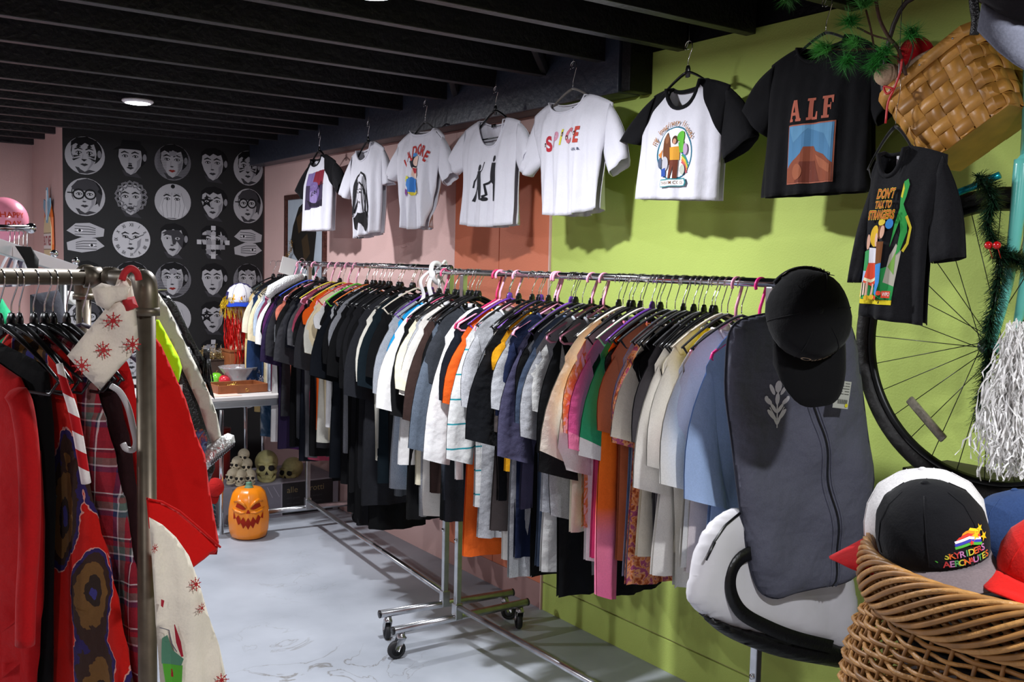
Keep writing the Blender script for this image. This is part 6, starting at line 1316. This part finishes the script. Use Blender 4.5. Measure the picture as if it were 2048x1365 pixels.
# ---- black cap hung on the rack end, crown towards us, peak down
def cap_frame(zax, ydown):
    z = Vector(zax).normalized(); y = -Vector(ydown).normalized(); y = (y-z*y.dot(z)).normalized(); x = y.cross(z)
    return Matrix((x, y, z)).transposed().to_euler()
cp = D(1612, 632, 2.30)
c = cap('baseball_cap', cp, cap_frame((-.56, -.80, .16), (.16, -.06, -1)), '#0b0b0d', '#0b0b0d', 'black baseball cap with small front lettering hung on the near rack end', s=1.04, height=.1, plen=.205)
a = Art(); a.polys(text_polys('Oasey', .03, .01, .0, .03), '#a08a72'); a.build('front_lettering', lambda x, z: cap_surf(x, z)+Vector((0, -.001, 0)), c, step=.01, eps=.0002)
a = Art(); a.polys(text_polys('WOVORT', .026, .02, 0, .022), '#c9b9a4')
o = a.build('strap_lettering', lambda x, z: Vector((-.095*math.sin(x/.09-.15), .1*math.cos(x/.09-.15)*1.05, z)), c, nrm=Vector((0, 1, 0)), step=.008, eps=.0002, base=.003)
b = bmesh.new(); tube(b, [Vector((.094*math.sin(a_), .094*1.12*math.cos(a_), .012)) for a_ in [(-.7+1.4*i/12) for i in range(13)]], .006, 6, flat=1.5); obj('back_strap', b, cloth('cap_0f0f12', '#0f0f12'), c)
# ------------------------------------------------------------------ wicker basket with caps, on a stool
BC = Vector((1.622, .79, 0)); ZR = 1.135
st_ = tag(empty('stool', (BC.x, BC.y, 0)), 'plain wooden stool under the wicker basket', 'stool')
b = bmesh.new(); tube(b, [(0, 0, .57), (0, 0, .6)], .2, 28); obj('seat', b, WOOD, st_, smooth=False)
for k in range(4): an = PI/4+k*PI/2; b = bmesh.new(); tube(b, [(.14*math.cos(an), .14*math.sin(an), .57), (.18*math.cos(an), .18*math.sin(an), 0)], .016, 10); obj('leg', b, WOOD, st_)
WK = mat('wicker_willow', '#b58449', .5, noise=.22, nscale=35, bump=.3, bscale=90); WK2 = mat('wicker_willow_dark', '#9a6c38', .5, noise=.25, nscale=35)
t = tag(empty('wicker_basket', (BC.x, BC.y, .602)), 'large round wicker basket holding caps at the lower right', 'basket')
HB = ZR-.602
def RB(z):                                             # radius by height above the base
    f = z/HB
    return .185+.12*math.sin(PI*min(1, (f*1.02))**1.15*.93)*1.0 if f < .86 else .185+.12*math.sin(PI*(.86*1.02)**1.15*.93)+(f-.86)*.12
NS = 46; nr = 0; z = .012
while z < HB*.83:
    pts = []; npt = NS*3
    for i in range(npt):
        an = 2*PI*i/npt; rr = RB(z)+.0055*math.cos(an*NS/2+nr*PI)+.001*math.sin(7*an+nr*2); pts.append((rr*math.cos(an), rr*math.sin(an), z+.0012*math.sin(an*11+nr*1.3)))
    b = bmesh.new(); tube(b, pts, .0042+.0006*math.sin(nr*2.1), 5, closed=True); obj('wicker_strand', b, WK if nr % 3 else WK2, t); nr += 1; z += .0102
for k in range(NS):
    an = 2*PI*k/NS; b = bmesh.new(); tube(b, [(RB(zz)*math.cos(an), RB(zz)*math.sin(an), zz) for zz in [HB*i/14 for i in range(15)]], .0036, 5); obj('wicker_stake', b, WK2, t)
for k in range(15):                                    # thick plaited rim
    b = bmesh.new(); pts = []; ph = 2*PI*k/15
    for i in range(150):
        an = 2*PI*i/150; th = an*4+ph; rr = RB(HB)*1.0+.013*math.cos(th)+.004; zz = HB-.035+.042*math.sin(th)
        pts.append((rr*math.cos(an), rr*math.sin(an), zz))
    tube(b, pts, .0052, 5, closed=True); obj('rim_strand', b, WK if k % 2 else WK2, t)
b = bmesh.new(); tube(b, [(0, 0, 0), (0, 0, .012)], .2, 30); obj('base', b, WK2, t)
def at3(x, y, dep): return D(x, y, dep)
# cushion of folded caps inside: dark filler cap crowns
c = cap('baseball_cap', at3(1866, 1100, 1.60), cap_frame((-.22, .05, 1), (-.52, -.84, -.16)), '#101013', '#75696a', 'black cap with rainbow star logo and taupe peak in the wicker basket', s=.93, under='#75696a', height=.12)
a = Art()
for k, cc in enumerate(['#f0c822', '#f08a1c', '#d83a2c', '#e7e2ee', '#3b3fae', '#4fae3c']):
    a.polys(strip2([(-.042+.0*k, .040-.0036*k), (-.02, .062-.0042*k), (.01, .066-.0045*k), (.03, .056-.004*k)], .0042), cc)
for x, z, r_ in ((.022, .052, .008), (.033, .058, .007), (.037, .044, .008), (.012, .044, .005)): a.poly(star(x, z, r_), '#f2b81c' if r_ > .006 else '#d83a2c')
RC = ['#c8c03a', '#d8662a', '#b83a3a', '#b87aa8', '#4f9a58']
for s_, z, n_ in (('SKYRIDERS', .030, 0), ('AERONAUTES', .017, 2)):
    for i, ch in enumerate(s_): a.polys(text_polys(ch, .0145, .02, -.03+.0072*i+(.0 if n_ else .002), z), RC[(i+n_) % 5])
a.build('logo', lambda x, z: cap_surf(x, z, h=.122)+Vector((0, -.001, 0)), c, step=.007, eps=.0001, base=.0025, tf=lambda x, y: (x*1.15+.012, y*1.0))
cap('baseball_cap', at3(1852, 1082, 1.76), cap_frame((-.1, .05, 1), (-.9, .3, -.1)), '#d6d3d2', '#b3151a', 'white cap with red peak behind the black rainbow cap', s=1.06, height=.12)
cap('baseball_cap', at3(2052, 1105, 1.76), cap_frame((-.1, .2, 1), (-.6, .4, -.5)), '#2b4068', '#24365a', 'faded blue denim cap at the right of the basket', s=.95)
cap('baseball_cap', at3(2108, 1165, 1.50), cap_frame((.1, -.2, 1), (-.92, -.1, -.1)), '#c81a14', '#c81a14', 'bright red cap at the right edge inside the basket', s=.9)
b = bmesh.new(); tube(b, [(0, 0, 0), (0, 0, .02)], .24, 30); tube(b, [(0, 0, .02), (0, 0, .06)], [.22, .14], 24); o = obj('cap_pile', b, cloth('dark_felt', '#141417'), loc=(BC.x, BC.y, ZR-.13)); tag(o, 'dark felt hat lying flat under the caps in the basket', 'hat')
# ------------------------------------------------------------------ dark cabinet and the bicycle on the wall
t = tag(empty('cabinet', (2.585, .75, 0)), 'dark brown low cabinet against the green wall under the bicycle', 'cabinet'); CAB = mat('cabinet_brown', '#2b2220', .55, noise=.2, nscale=8)
b = bmesh.new(); box(b, (0, 0, .525), (.2, 1.7, 1.03), bev=.004); obj('body', b, CAB, t, smooth=False)
b = bmesh.new(); box(b, (0, 0, 1.051), (.22, 1.74, .022), bev=.003); obj('top_board', b, CAB, t, smooth=False)
for y in (-.43, .43): b = bmesh.new(); box(b, (-.103, y, .52), (.012, .82, .96), bev=.003); o = obj('door', b, CAB, t, smooth=False); b = bmesh.new(); ball(b, (-.118, y*.15, .6), .012); obj('knob', b, STEEL, o)
XW = 2.42; hub = P(1985, 692, 0, XW); e_ = P(1717, 735, 0, XW); RW = math.hypot(e_.y-hub.y, e_.z-hub.z)-.002
TQ = mat('turquoise_paint', '#6fcfc2', .25, coat=.6)
t = tag(empty('bicycle', (XW, hub.y, hub.z)), 'turquoise bicycle with decorated black wheel mounted high on the green wall', 'bicycle')
def circ(R_, n=72, x=0): return [(x, R_*math.cos(2*PI*i/n), R_*math.sin(2*PI*i/n)) for i in range(n)]
b = bmesh.new(); tube(b, circ(RW-.021, 96), .021, 14, closed=True); obj('tire', b, mat('tyre_rubber', '#1c1a19', .6, noise=.3, nscale=14, bump=.3, bscale=60), t)
b = bmesh.new(); n = 96
for (r0, x0), (r1, x1) in zip([(RW-.045, -.012), (RW-.052, -.010), (RW-.060, 0), (RW-.052, .010), (RW-.045, .012)], [(RW-.052, -.010), (RW-.060, 0), (RW-.052, .010), (RW-.045, .012), (RW-.038, .0)]):
    A_ = [b.verts.new((x0, r0*math.cos(2*PI*i/n), r0*math.sin(2*PI*i/n))) for i in range(n)]; B_ = [b.verts.new((x1, r1*math.cos(2*PI*i/n), r1*math.sin(2*PI*i/n))) for i in range(n)]
    for i in range(n): b.faces.new((A_[i], A_[(i+1) % n], B_[(i+1) % n], B_[i]))
bmesh.ops.remove_doubles(b, verts=b.verts, dist=.0002); bmesh.ops.recalc_face_normals(b, faces=b.faces); obj('rim', b, mat('rim_black', '#1a1a1b', .35, .5), t)
for k in range(28):
    a0 = 2*PI*k/28; sx = -1 if k % 2 else 1; a1 = a0+(.5 if (k//2) % 2 else -.5); b = bmesh.new(); tube(b, [(sx*.03, .02*math.cos(a1*1.0), .02*math.sin(a1)), (0, (RW-.055)*math.cos(a0), (RW-.055)*math.sin(a0))], .0012, 5); obj('spoke', b, mat('spoke_steel', '#4a4a44', .4, .7), t)
b = bmesh.new(); tube(b, [(-.035, 0, 0), (.035, 0, 0)], .02, 16); tube(b, [(-.055, 0, 0), (.055, 0, 0)], .006, 10); tube(b, [(-.052, 0, 0), (-.044, 0, 0)], .011, 6); obj('hub', b, STEEL, t)
def L3(x, y, X): p = P(x, y, 0, X); return Vector((p.x-XW, p.y-hub.y, p.z-hub.z))
b = bmesh.new(); tube(b, catmull([L3(1986, 682, XW-.055), L3(2003, 620, XW-.055), L3(2020, 540, XW-.055), L3(2032, 450, XW-.055), L3(2040, 380, XW-.05), L3(2046, 320, XW-.045)], 5), [.009+.011*min(1, i/22) for i in range(26)], 16); obj('fork_blade', b, TQ, t)
b = bmesh.new(); tube(b, catmull([L3(2026, 700, XW+.055), L3(2040, 620, XW+.055), L3(2056, 520, XW+.055), L3(2066, 400, XW+.05), L3(2070, 330, XW+.045)], 5), [.009+.011*min(1, i/18) for i in range(21)], 16); obj('fork_blade', b, TQ, t)
b = bmesh.new(); tube(b, [L3(2052, 325, XW-.04), L3(2070, 325, XW+.04)], .022, 14); tube(b, [L3(2056, 330, XW), L3(2070, 100, XW)], .019, 14); obj('fork_crown', b, TQ, t)
b = bmesh.new(); tube(b, [L3(2064, 300, XW), L3(2068, 110, XW)], .024, 14); tube(b, [L3(2066, 150, XW), L3(2300, 400, XW)], .018, 14); tube(b, [L3(2066, 190, XW), L3(2320, 620, XW)], .02, 14); obj('frame', b, TQ, t)
b = bmesh.new(); f0 = [L3(1972, 702, XW-.055), L3(1976, 690, XW-.055), L3(1988, 680, XW-.055), L3(2000, 690, XW-.055), L3(1996, 706, XW-.055), L3(1988, 698, XW-.055), L3(1980, 700, XW-.055)]
vs = [b.verts.new(v) for v in f0]; b.faces.new(vs); r = bmesh.ops.extrude_face_region(b, geom=b.faces[:]); bmesh.ops.translate(b, vec=(-.006, 0, 0), verts=[v for v in r['geom'] if isinstance(v, bmesh.types.BMVert)]); bmesh.ops.recalc_face_normals(b, faces=b.faces); obj('dropout', b, TQ, t, smooth=False)
b = bmesh.new(); r0, r1 = L3(1818, 798, XW-.01), L3(1888, 880, XW-.01); v = r1-r0; M_ = Matrix.Translation((r0+r1)/2) @ v.to_track_quat('X', 'Z').to_matrix().to_4x4(); box(b, (0, 0, 0), (v.length, .012, .024), M_, bev=.005); obj('reflector', b, mat('clear_reflector', '#8e8778', .2, noise=.3, nscale=90, coat=.5), t)
b = bmesh.new(); tube(b, catmull([L3(1905, 392, XW-.06), L3(1920, 384, XW-.06), L3(1950, 372, XW-.05), L3(2000, 350, XW-.04)], 4), .009, 10); obj('brake_arm', b, mat('cyan_anodised', '#1aa0b0', .25, .6), t)
# dark green garland twisted round the wheel
q = random.Random(12)
def garland(name, path, R_, n, m, lab, w=.0014, L=.035, seed=1, cat='garland'):
    pts = catmull(path, 8); q = random.Random(seed); b = bmesh.new()
    tube(b, pts, .004, 5)
    for k in range(n):
        f = q.random()*(len(pts)-1); i = min(int(f), len(pts)-2); p = pts[i].lerp(pts[i+1], f-i); ax = (pts[i+1]-pts[i]).normalized()
        v = Vector((q.gauss(0, 1), q.gauss(0, 1), q.gauss(0, 1))).normalized(); v = (v-ax*v.dot(ax)*.6).normalized()*R_*q.uniform(.6, 1.15)
        s_ = v.cross(ax).normalized()*w; a_ = b.verts.new(p+s_); c_ = b.verts.new(p-s_); d_ = b.verts.new(p+v+ax*R_*.35-s_*.5); e_ = b.verts.new(p+v+ax*R_*.35+s_*.5); b.faces.new((a_, c_, d_, e_))
    o = obj(name, b, m, smooth=False); tag(o, lab, cat, kind='stuff'); return o
GRN = mat('garland_green', '#12301c', .45, noise=.5, nscale=40)
garland('green_garland', [P(x, y, 0, XW-.1) for x, y in ((1955, 350), (1985, 395), (1975, 450), (2000, 520), (1990, 600), (1978, 660), (1975, 720), (1968, 780), (1962, 845))], .036, 4200, GRN, 'dark green tinsel garland wound down the bicycle fork and wheel', seed=3, L=.03)
garland('green_garland', [P(x, y, 0, XW-.08) for x, y in ((1990, 500), (2020, 515), (2050, 530), (2080, 560))], .03, 1200, GRN, 'short dark green garland wrapping the fork beside the red berries', seed=4)
for i, (x, y, lb) in enumerate(((1977, 491, 'left'), (1994, 491, 'right'))):
    p = P(x, y, 0, XW-.15); b = bmesh.new(); ball(b, (0, 0, 0), .0095, u=16, v=12); tube(b, [(0, 0, 0), (.02, .0, -.03)], .0012, 5); tag(obj('red_berry', b, mat('berry_red', '#c20f14', .15, coat=.8), loc=p), 'glossy red berry on the green garland, %s one of the pair' % lb, 'berry')
# white tinsel fringe
q = random.Random(21); st = []
for k in range(420):
    x0 = q.uniform(2015, 2090); y0 = q.uniform(640, 720); p = P(x0, y0, 0, XW-.17+q.gauss(0, .02)); e = P(x0+q.gauss(-28, 24)*min(1, 1), q.uniform(860, 960), 0, XW-.17+q.gauss(0, .03)); m_ = p.lerp(e, .5)+Vector((q.gauss(0, .012), q.gauss(0.006, .016), 0))
    st.append([p, p.lerp(m_, .5)+Vector((0, q.gauss(0, .01), 0)), m_, m_.lerp(e, .6)+Vector((0, q.gauss(0, .014), 0)), e])
o = tinsel('white_tinsel', st, mat('white_iridescent_tinsel', '#efedea', .4, 0), None, .0022, 9, .006); tag(o, 'shaggy white iridescent tinsel hanging over the bicycle fork', 'tinsel', kind='stuff')
# ------------------------------------------------------------------ woven splint basket hung tilted in the top right corner
SPL = mat('ash_splint', '#c28a3e', .45, noise=.18, nscale=18, bump=.15, bscale=50); SPL2 = mat('ash_splint_dark', '#a8742f', .45, noise=.2, nscale=18)
BCn = P(1925, 205, 0, 2.42)
t = tag(empty('splint_basket', BCn), 'golden woven wood-splint basket hung tilted in the top right corner', 'basket'); t.rotation_euler = (0, 0, 0)
t.rotation_euler = Matrix.Rotation(-.55, 3, 'X').to_euler()
bw, bd, bh = .30, .20, .24                              # along Y, along X, height
def sp_pt(u, z, off):                                  # rounded rectangle tapering downwards
    k = .86+.14*(z/bh); hx, hy, rc = bd/2*k, bw/2*k, .03; per = [(-hx, -hy+rc), (-hx, hy-rc), (-hx+rc, hy), (hx-rc, hy), (hx, hy-rc), (hx, -hy+rc), (hx-rc, -hy), (-hx+rc, -hy)]
    L_ = [math.dist(per[i], per[(i+1) % 8]) for i in range(8)]; T_ = sum(L_); s_ = (u % 1)*T_; i = 0
    while s_ > L_[i] and i < 7: s_ -= L_[i]; i += 1
    a_, c_ = per[i], per[(i+1) % 8]; f = s_/L_[i]; x, y = a_[0]+(c_[0]-a_[0])*f, a_[1]+(c_[1]-a_[1])*f; n_ = math.hypot(x, y); return Vector((x*(1+off/n_), y*(1+off/n_), z-bh/2))
NK = 18; rows_ = 6
for r_ in range(rows_):
    b = bmesh.new(); N_ = NK*6; z0 = .008+r_*(bh-.03)/rows_; z1 = z0+(bh-.03)/rows_*.93; prev = None
    for i in range(N_+1):
        u = i/N_; off = .003*math.cos(u*NK*PI+r_*PI); cur = [b.verts.new(sp_pt(u, z, off+o_)) for z, o_ in ((z0, .0008), (z1, .0008), (z1, -.0008), (z0, -.0008))]
        if prev:
            for k in range(4): b.faces.new((prev[k], prev[(k+1) % 4], cur[(k+1) % 4], cur[k]))
        prev = cur
    bmesh.ops.recalc_face_normals(b, faces=b.faces); obj('woven_splint', b, SPL if r_ % 2 else SPL2, t)
for k in range(NK):
    b = bmesh.new(); prev = None; N_ = rows_*5; uw = .46/NK
    for i in range(N_+1):
        f = i/N_; z = .002+f*(bh-.02); rr_ = (z-.008)/((bh-.03)/rows_); off = -.003*math.cos((rr_-.5)*PI)*(1 if k % 2 == 0 else -1)
        cur = [b.verts.new(sp_pt(k/NK+du, z, off+o_)) for du, o_ in ((-uw, .0008), (uw, .0008), (uw, -.0008), (-uw, -.0008))]
        if prev:
            for j in range(4): b.faces.new((prev[j], prev[(j+1) % 4], cur[(j+1) % 4], cur[j]))
        prev = cur
    bmesh.ops.recalc_face_normals(b, faces=b.faces); obj('upright_splint', b, SPL if k % 3 else SPL2, t)
for o_, nm in ((.008, 'outer_rim'), (-.006, 'inner_rim')):
    b = bmesh.new(); prev = None
    for i in range(73):
        cur = [b.verts.new(sp_pt(i/72, z, o_+q_)) for z, q_ in ((bh-.03, .002), (bh, .002), (bh, -.002), (bh-.03, -.002))]
        if prev:
            for k in range(4): b.faces.new((prev[k], prev[(k+1) % 4], cur[(k+1) % 4], cur[k]))
        prev = cur
    bmesh.ops.recalc_face_normals(b, faces=b.faces); obj(nm, b, SPL, t)
for k in range(10): b = bmesh.new(); ball(b, sp_pt((k+.3)/10, bh-.015, .011), .0028, u=8, v=6); obj('rivet', b, STEEL, t)
b = bmesh.new(); box(b, (0, 0, -bh/2+.003), (bd*.84, bw*.84, .004)); obj('base', b, SPL2, t, smooth=False)
b = bmesh.new(); tube(b, catmull([(0, -bw/2, bh/2-.02), (0, -bw/2-.01, bh/2+.08), (0, 0, bh/2+.22), (0, bw/2+.01, bh/2+.08), (0, bw/2, bh/2-.02)], 6), .008, 8, flat=.5); obj('handle', b, mat('dark_handle', '#2a1a12', .5), t)
b = bmesh.new(); p = P(1832, 112, 0, 2.38); ball(b, (0, 0, 0), (.05, .045, .05), u=20, v=14); ball(b, (0, -.03, -.03), (.04, .04, .04)); tag(obj('red_felt_toy', b, cloth('red_felt', '#b3141c', .1), loc=p), 'red felt stuffed toy peeping out of the splint basket', 'toy')
b = bmesh.new(); tube(b, catmull([P(x, y, 0, 2.33)-P(1860, 110, 0, 2.33) for x, y in ((1812, 140), (1835, 122), (1862, 105), (1885, 90), (1897, 80))], 4), [.009+.003*math.sin(i*.4) for i in range(17)], 10); tag(obj('toy_arm', b, cloth('tan_plush', '#b89b80', .15), loc=P(1860, 110, 0, 2.33)), 'tan plush arm lying along the rim of the splint basket', 'toy')
b = bmesh.new(); ball(b, (0, 0, 0), (.035, .04, .03), u=18, v=12); tag(obj('tan_plush_ball', b, cloth('tan_plush', '#b89b80', .15), loc=P(1778, 150, 0, 2.33)), 'round tan plush lump under the pine sprigs', 'toy')
b = bmesh.new(); rp = [P(x, y, 0, 2.28)-P(1790, 160, 0, 2.28) for x, y in ((1804, 118), (1800, 145), (1788, 178), (1776, 205), (1771, 247))]; tube(b, catmull(rp, 4), .0035, 6, flat=.4); tube(b, catmull([rp[2], rp[2]+Vector((0, .02, -.01)), rp[2]+Vector((0, .03, .01)), rp[2]], 4), .003, 6); tag(obj('red_ribbon', b, mat('red_ribbon', '#c01a1c', .5), loc=P(1790, 160, 0, 2.28)), 'thin red ribbon dangling from the splint basket rim', 'ribbon')
# pine branch
t = tag(empty('pine_branch', P(1780, 80, 0, 2.3)), 'artificial pine branch with long green needles over the black ALF shirt', 'branch'); O_ = P(1780, 80, 0, 2.3)
BR = mat('twig_brown', '#4a2f22', .8, noise=.3, nscale=30); ND = [mat('pine_needle', '#3f9440', .45, noise=.3, nscale=30), mat('pine_needle_light', '#62b056', .45, noise=.3, nscale=30)]
for path, r_ in (([(1748, -40), (1752, 0), (1760, 40), (1778, 75), (1795, 95), (1806, 130), (1812, 150)], .005), ([(1732, 20), (1742, 60), (1748, 95)], .003), ([(1715, 55), (1745, 70), (1780, 82), (1800, 105)], .0028), ([(1655, 97), (1700, 100), (1735, 98), (1770, 100), (1800, 120)], .003), ([(1820, 70), (1826, 95), (1818, 125), (1808, 145)], .0025), ([(1580, -20), (1640, -10), (1700, -20), (1748, -40)], .003)):
    b = bmesh.new(); tube(b, catmull([P(x, y, 0, 2.3)-O_ for x, y in path], 4), r_, 6); obj('twig', b, BR, t)
for i, (x, y, L_, dx, dy, n_) in enumerate([(1700, 45, .055, .2, -.4, 120), (1728, 8, .06, .2, -.9, 120), (1822, 68, .052, .1, -.3, 120), (1655, 97, .058, -.8, -.3, 120), (1695, 118, .055, -.2, .9, 120), (1712, 85, .05, -.5, 0, 90), (1760, 112, .05, -.3, .7, 120), (1575, -8, .05, 0, .8, 90), (1770, 100, .04, .4, 0, 60), (1640, 100, .04, -.8, .2, 60), (1750, 130, .045, -.4, .5, 80)]):
    q = random.Random(i+40); b = bmesh.new(); p = P(x, y, 0, 2.28)-O_; base = (RT*dx-UP*dy)
    for k in range(int(n_*1.7)):
        v = (base*.9+Vector((q.gauss(0, .75), q.gauss(0, .75), q.gauss(0, .75)))).normalized()*L_*q.uniform(.7, 1.1); s_ = v.orthogonal().normalized()*.0014; c0_ = p+Vector((q.gauss(0, .006), q.gauss(0, .006), q.gauss(0, .006)))
        b.faces.new([b.verts.new(w_) for w_ in (c0_+s_, c0_-s_, c0_+v)])
    o = obj('needle_cluster', b, ND[i % 2], t, smooth=False); o['kind'] = 'stuff'
# grey corduroy cap in the corner
cap('baseball_cap', D(2060, -55, 1.62), cap_frame((-.5, -.7, .5), (.05, -.25, -1)), '#1d1a1c', '#6a6c78', 'grey corduroy peak of a cap hanging in the top right corner', s=1.25, under='#5a5c66')
b = bmesh.new(); tube(b, catmull([P(x, y, 0, 2.2)-P(1950, 20, 0, 2.2) for x, y in ((1945, -30), (1948, 10), (1952, 40), (1948, 70))], 4), .012, 8, flat=.5); tag(obj('leather_strap', b, LEA, loc=P(1950, 20, 0, 2.2)), 'short black leather strap left of the grey cap peak', 'strap')
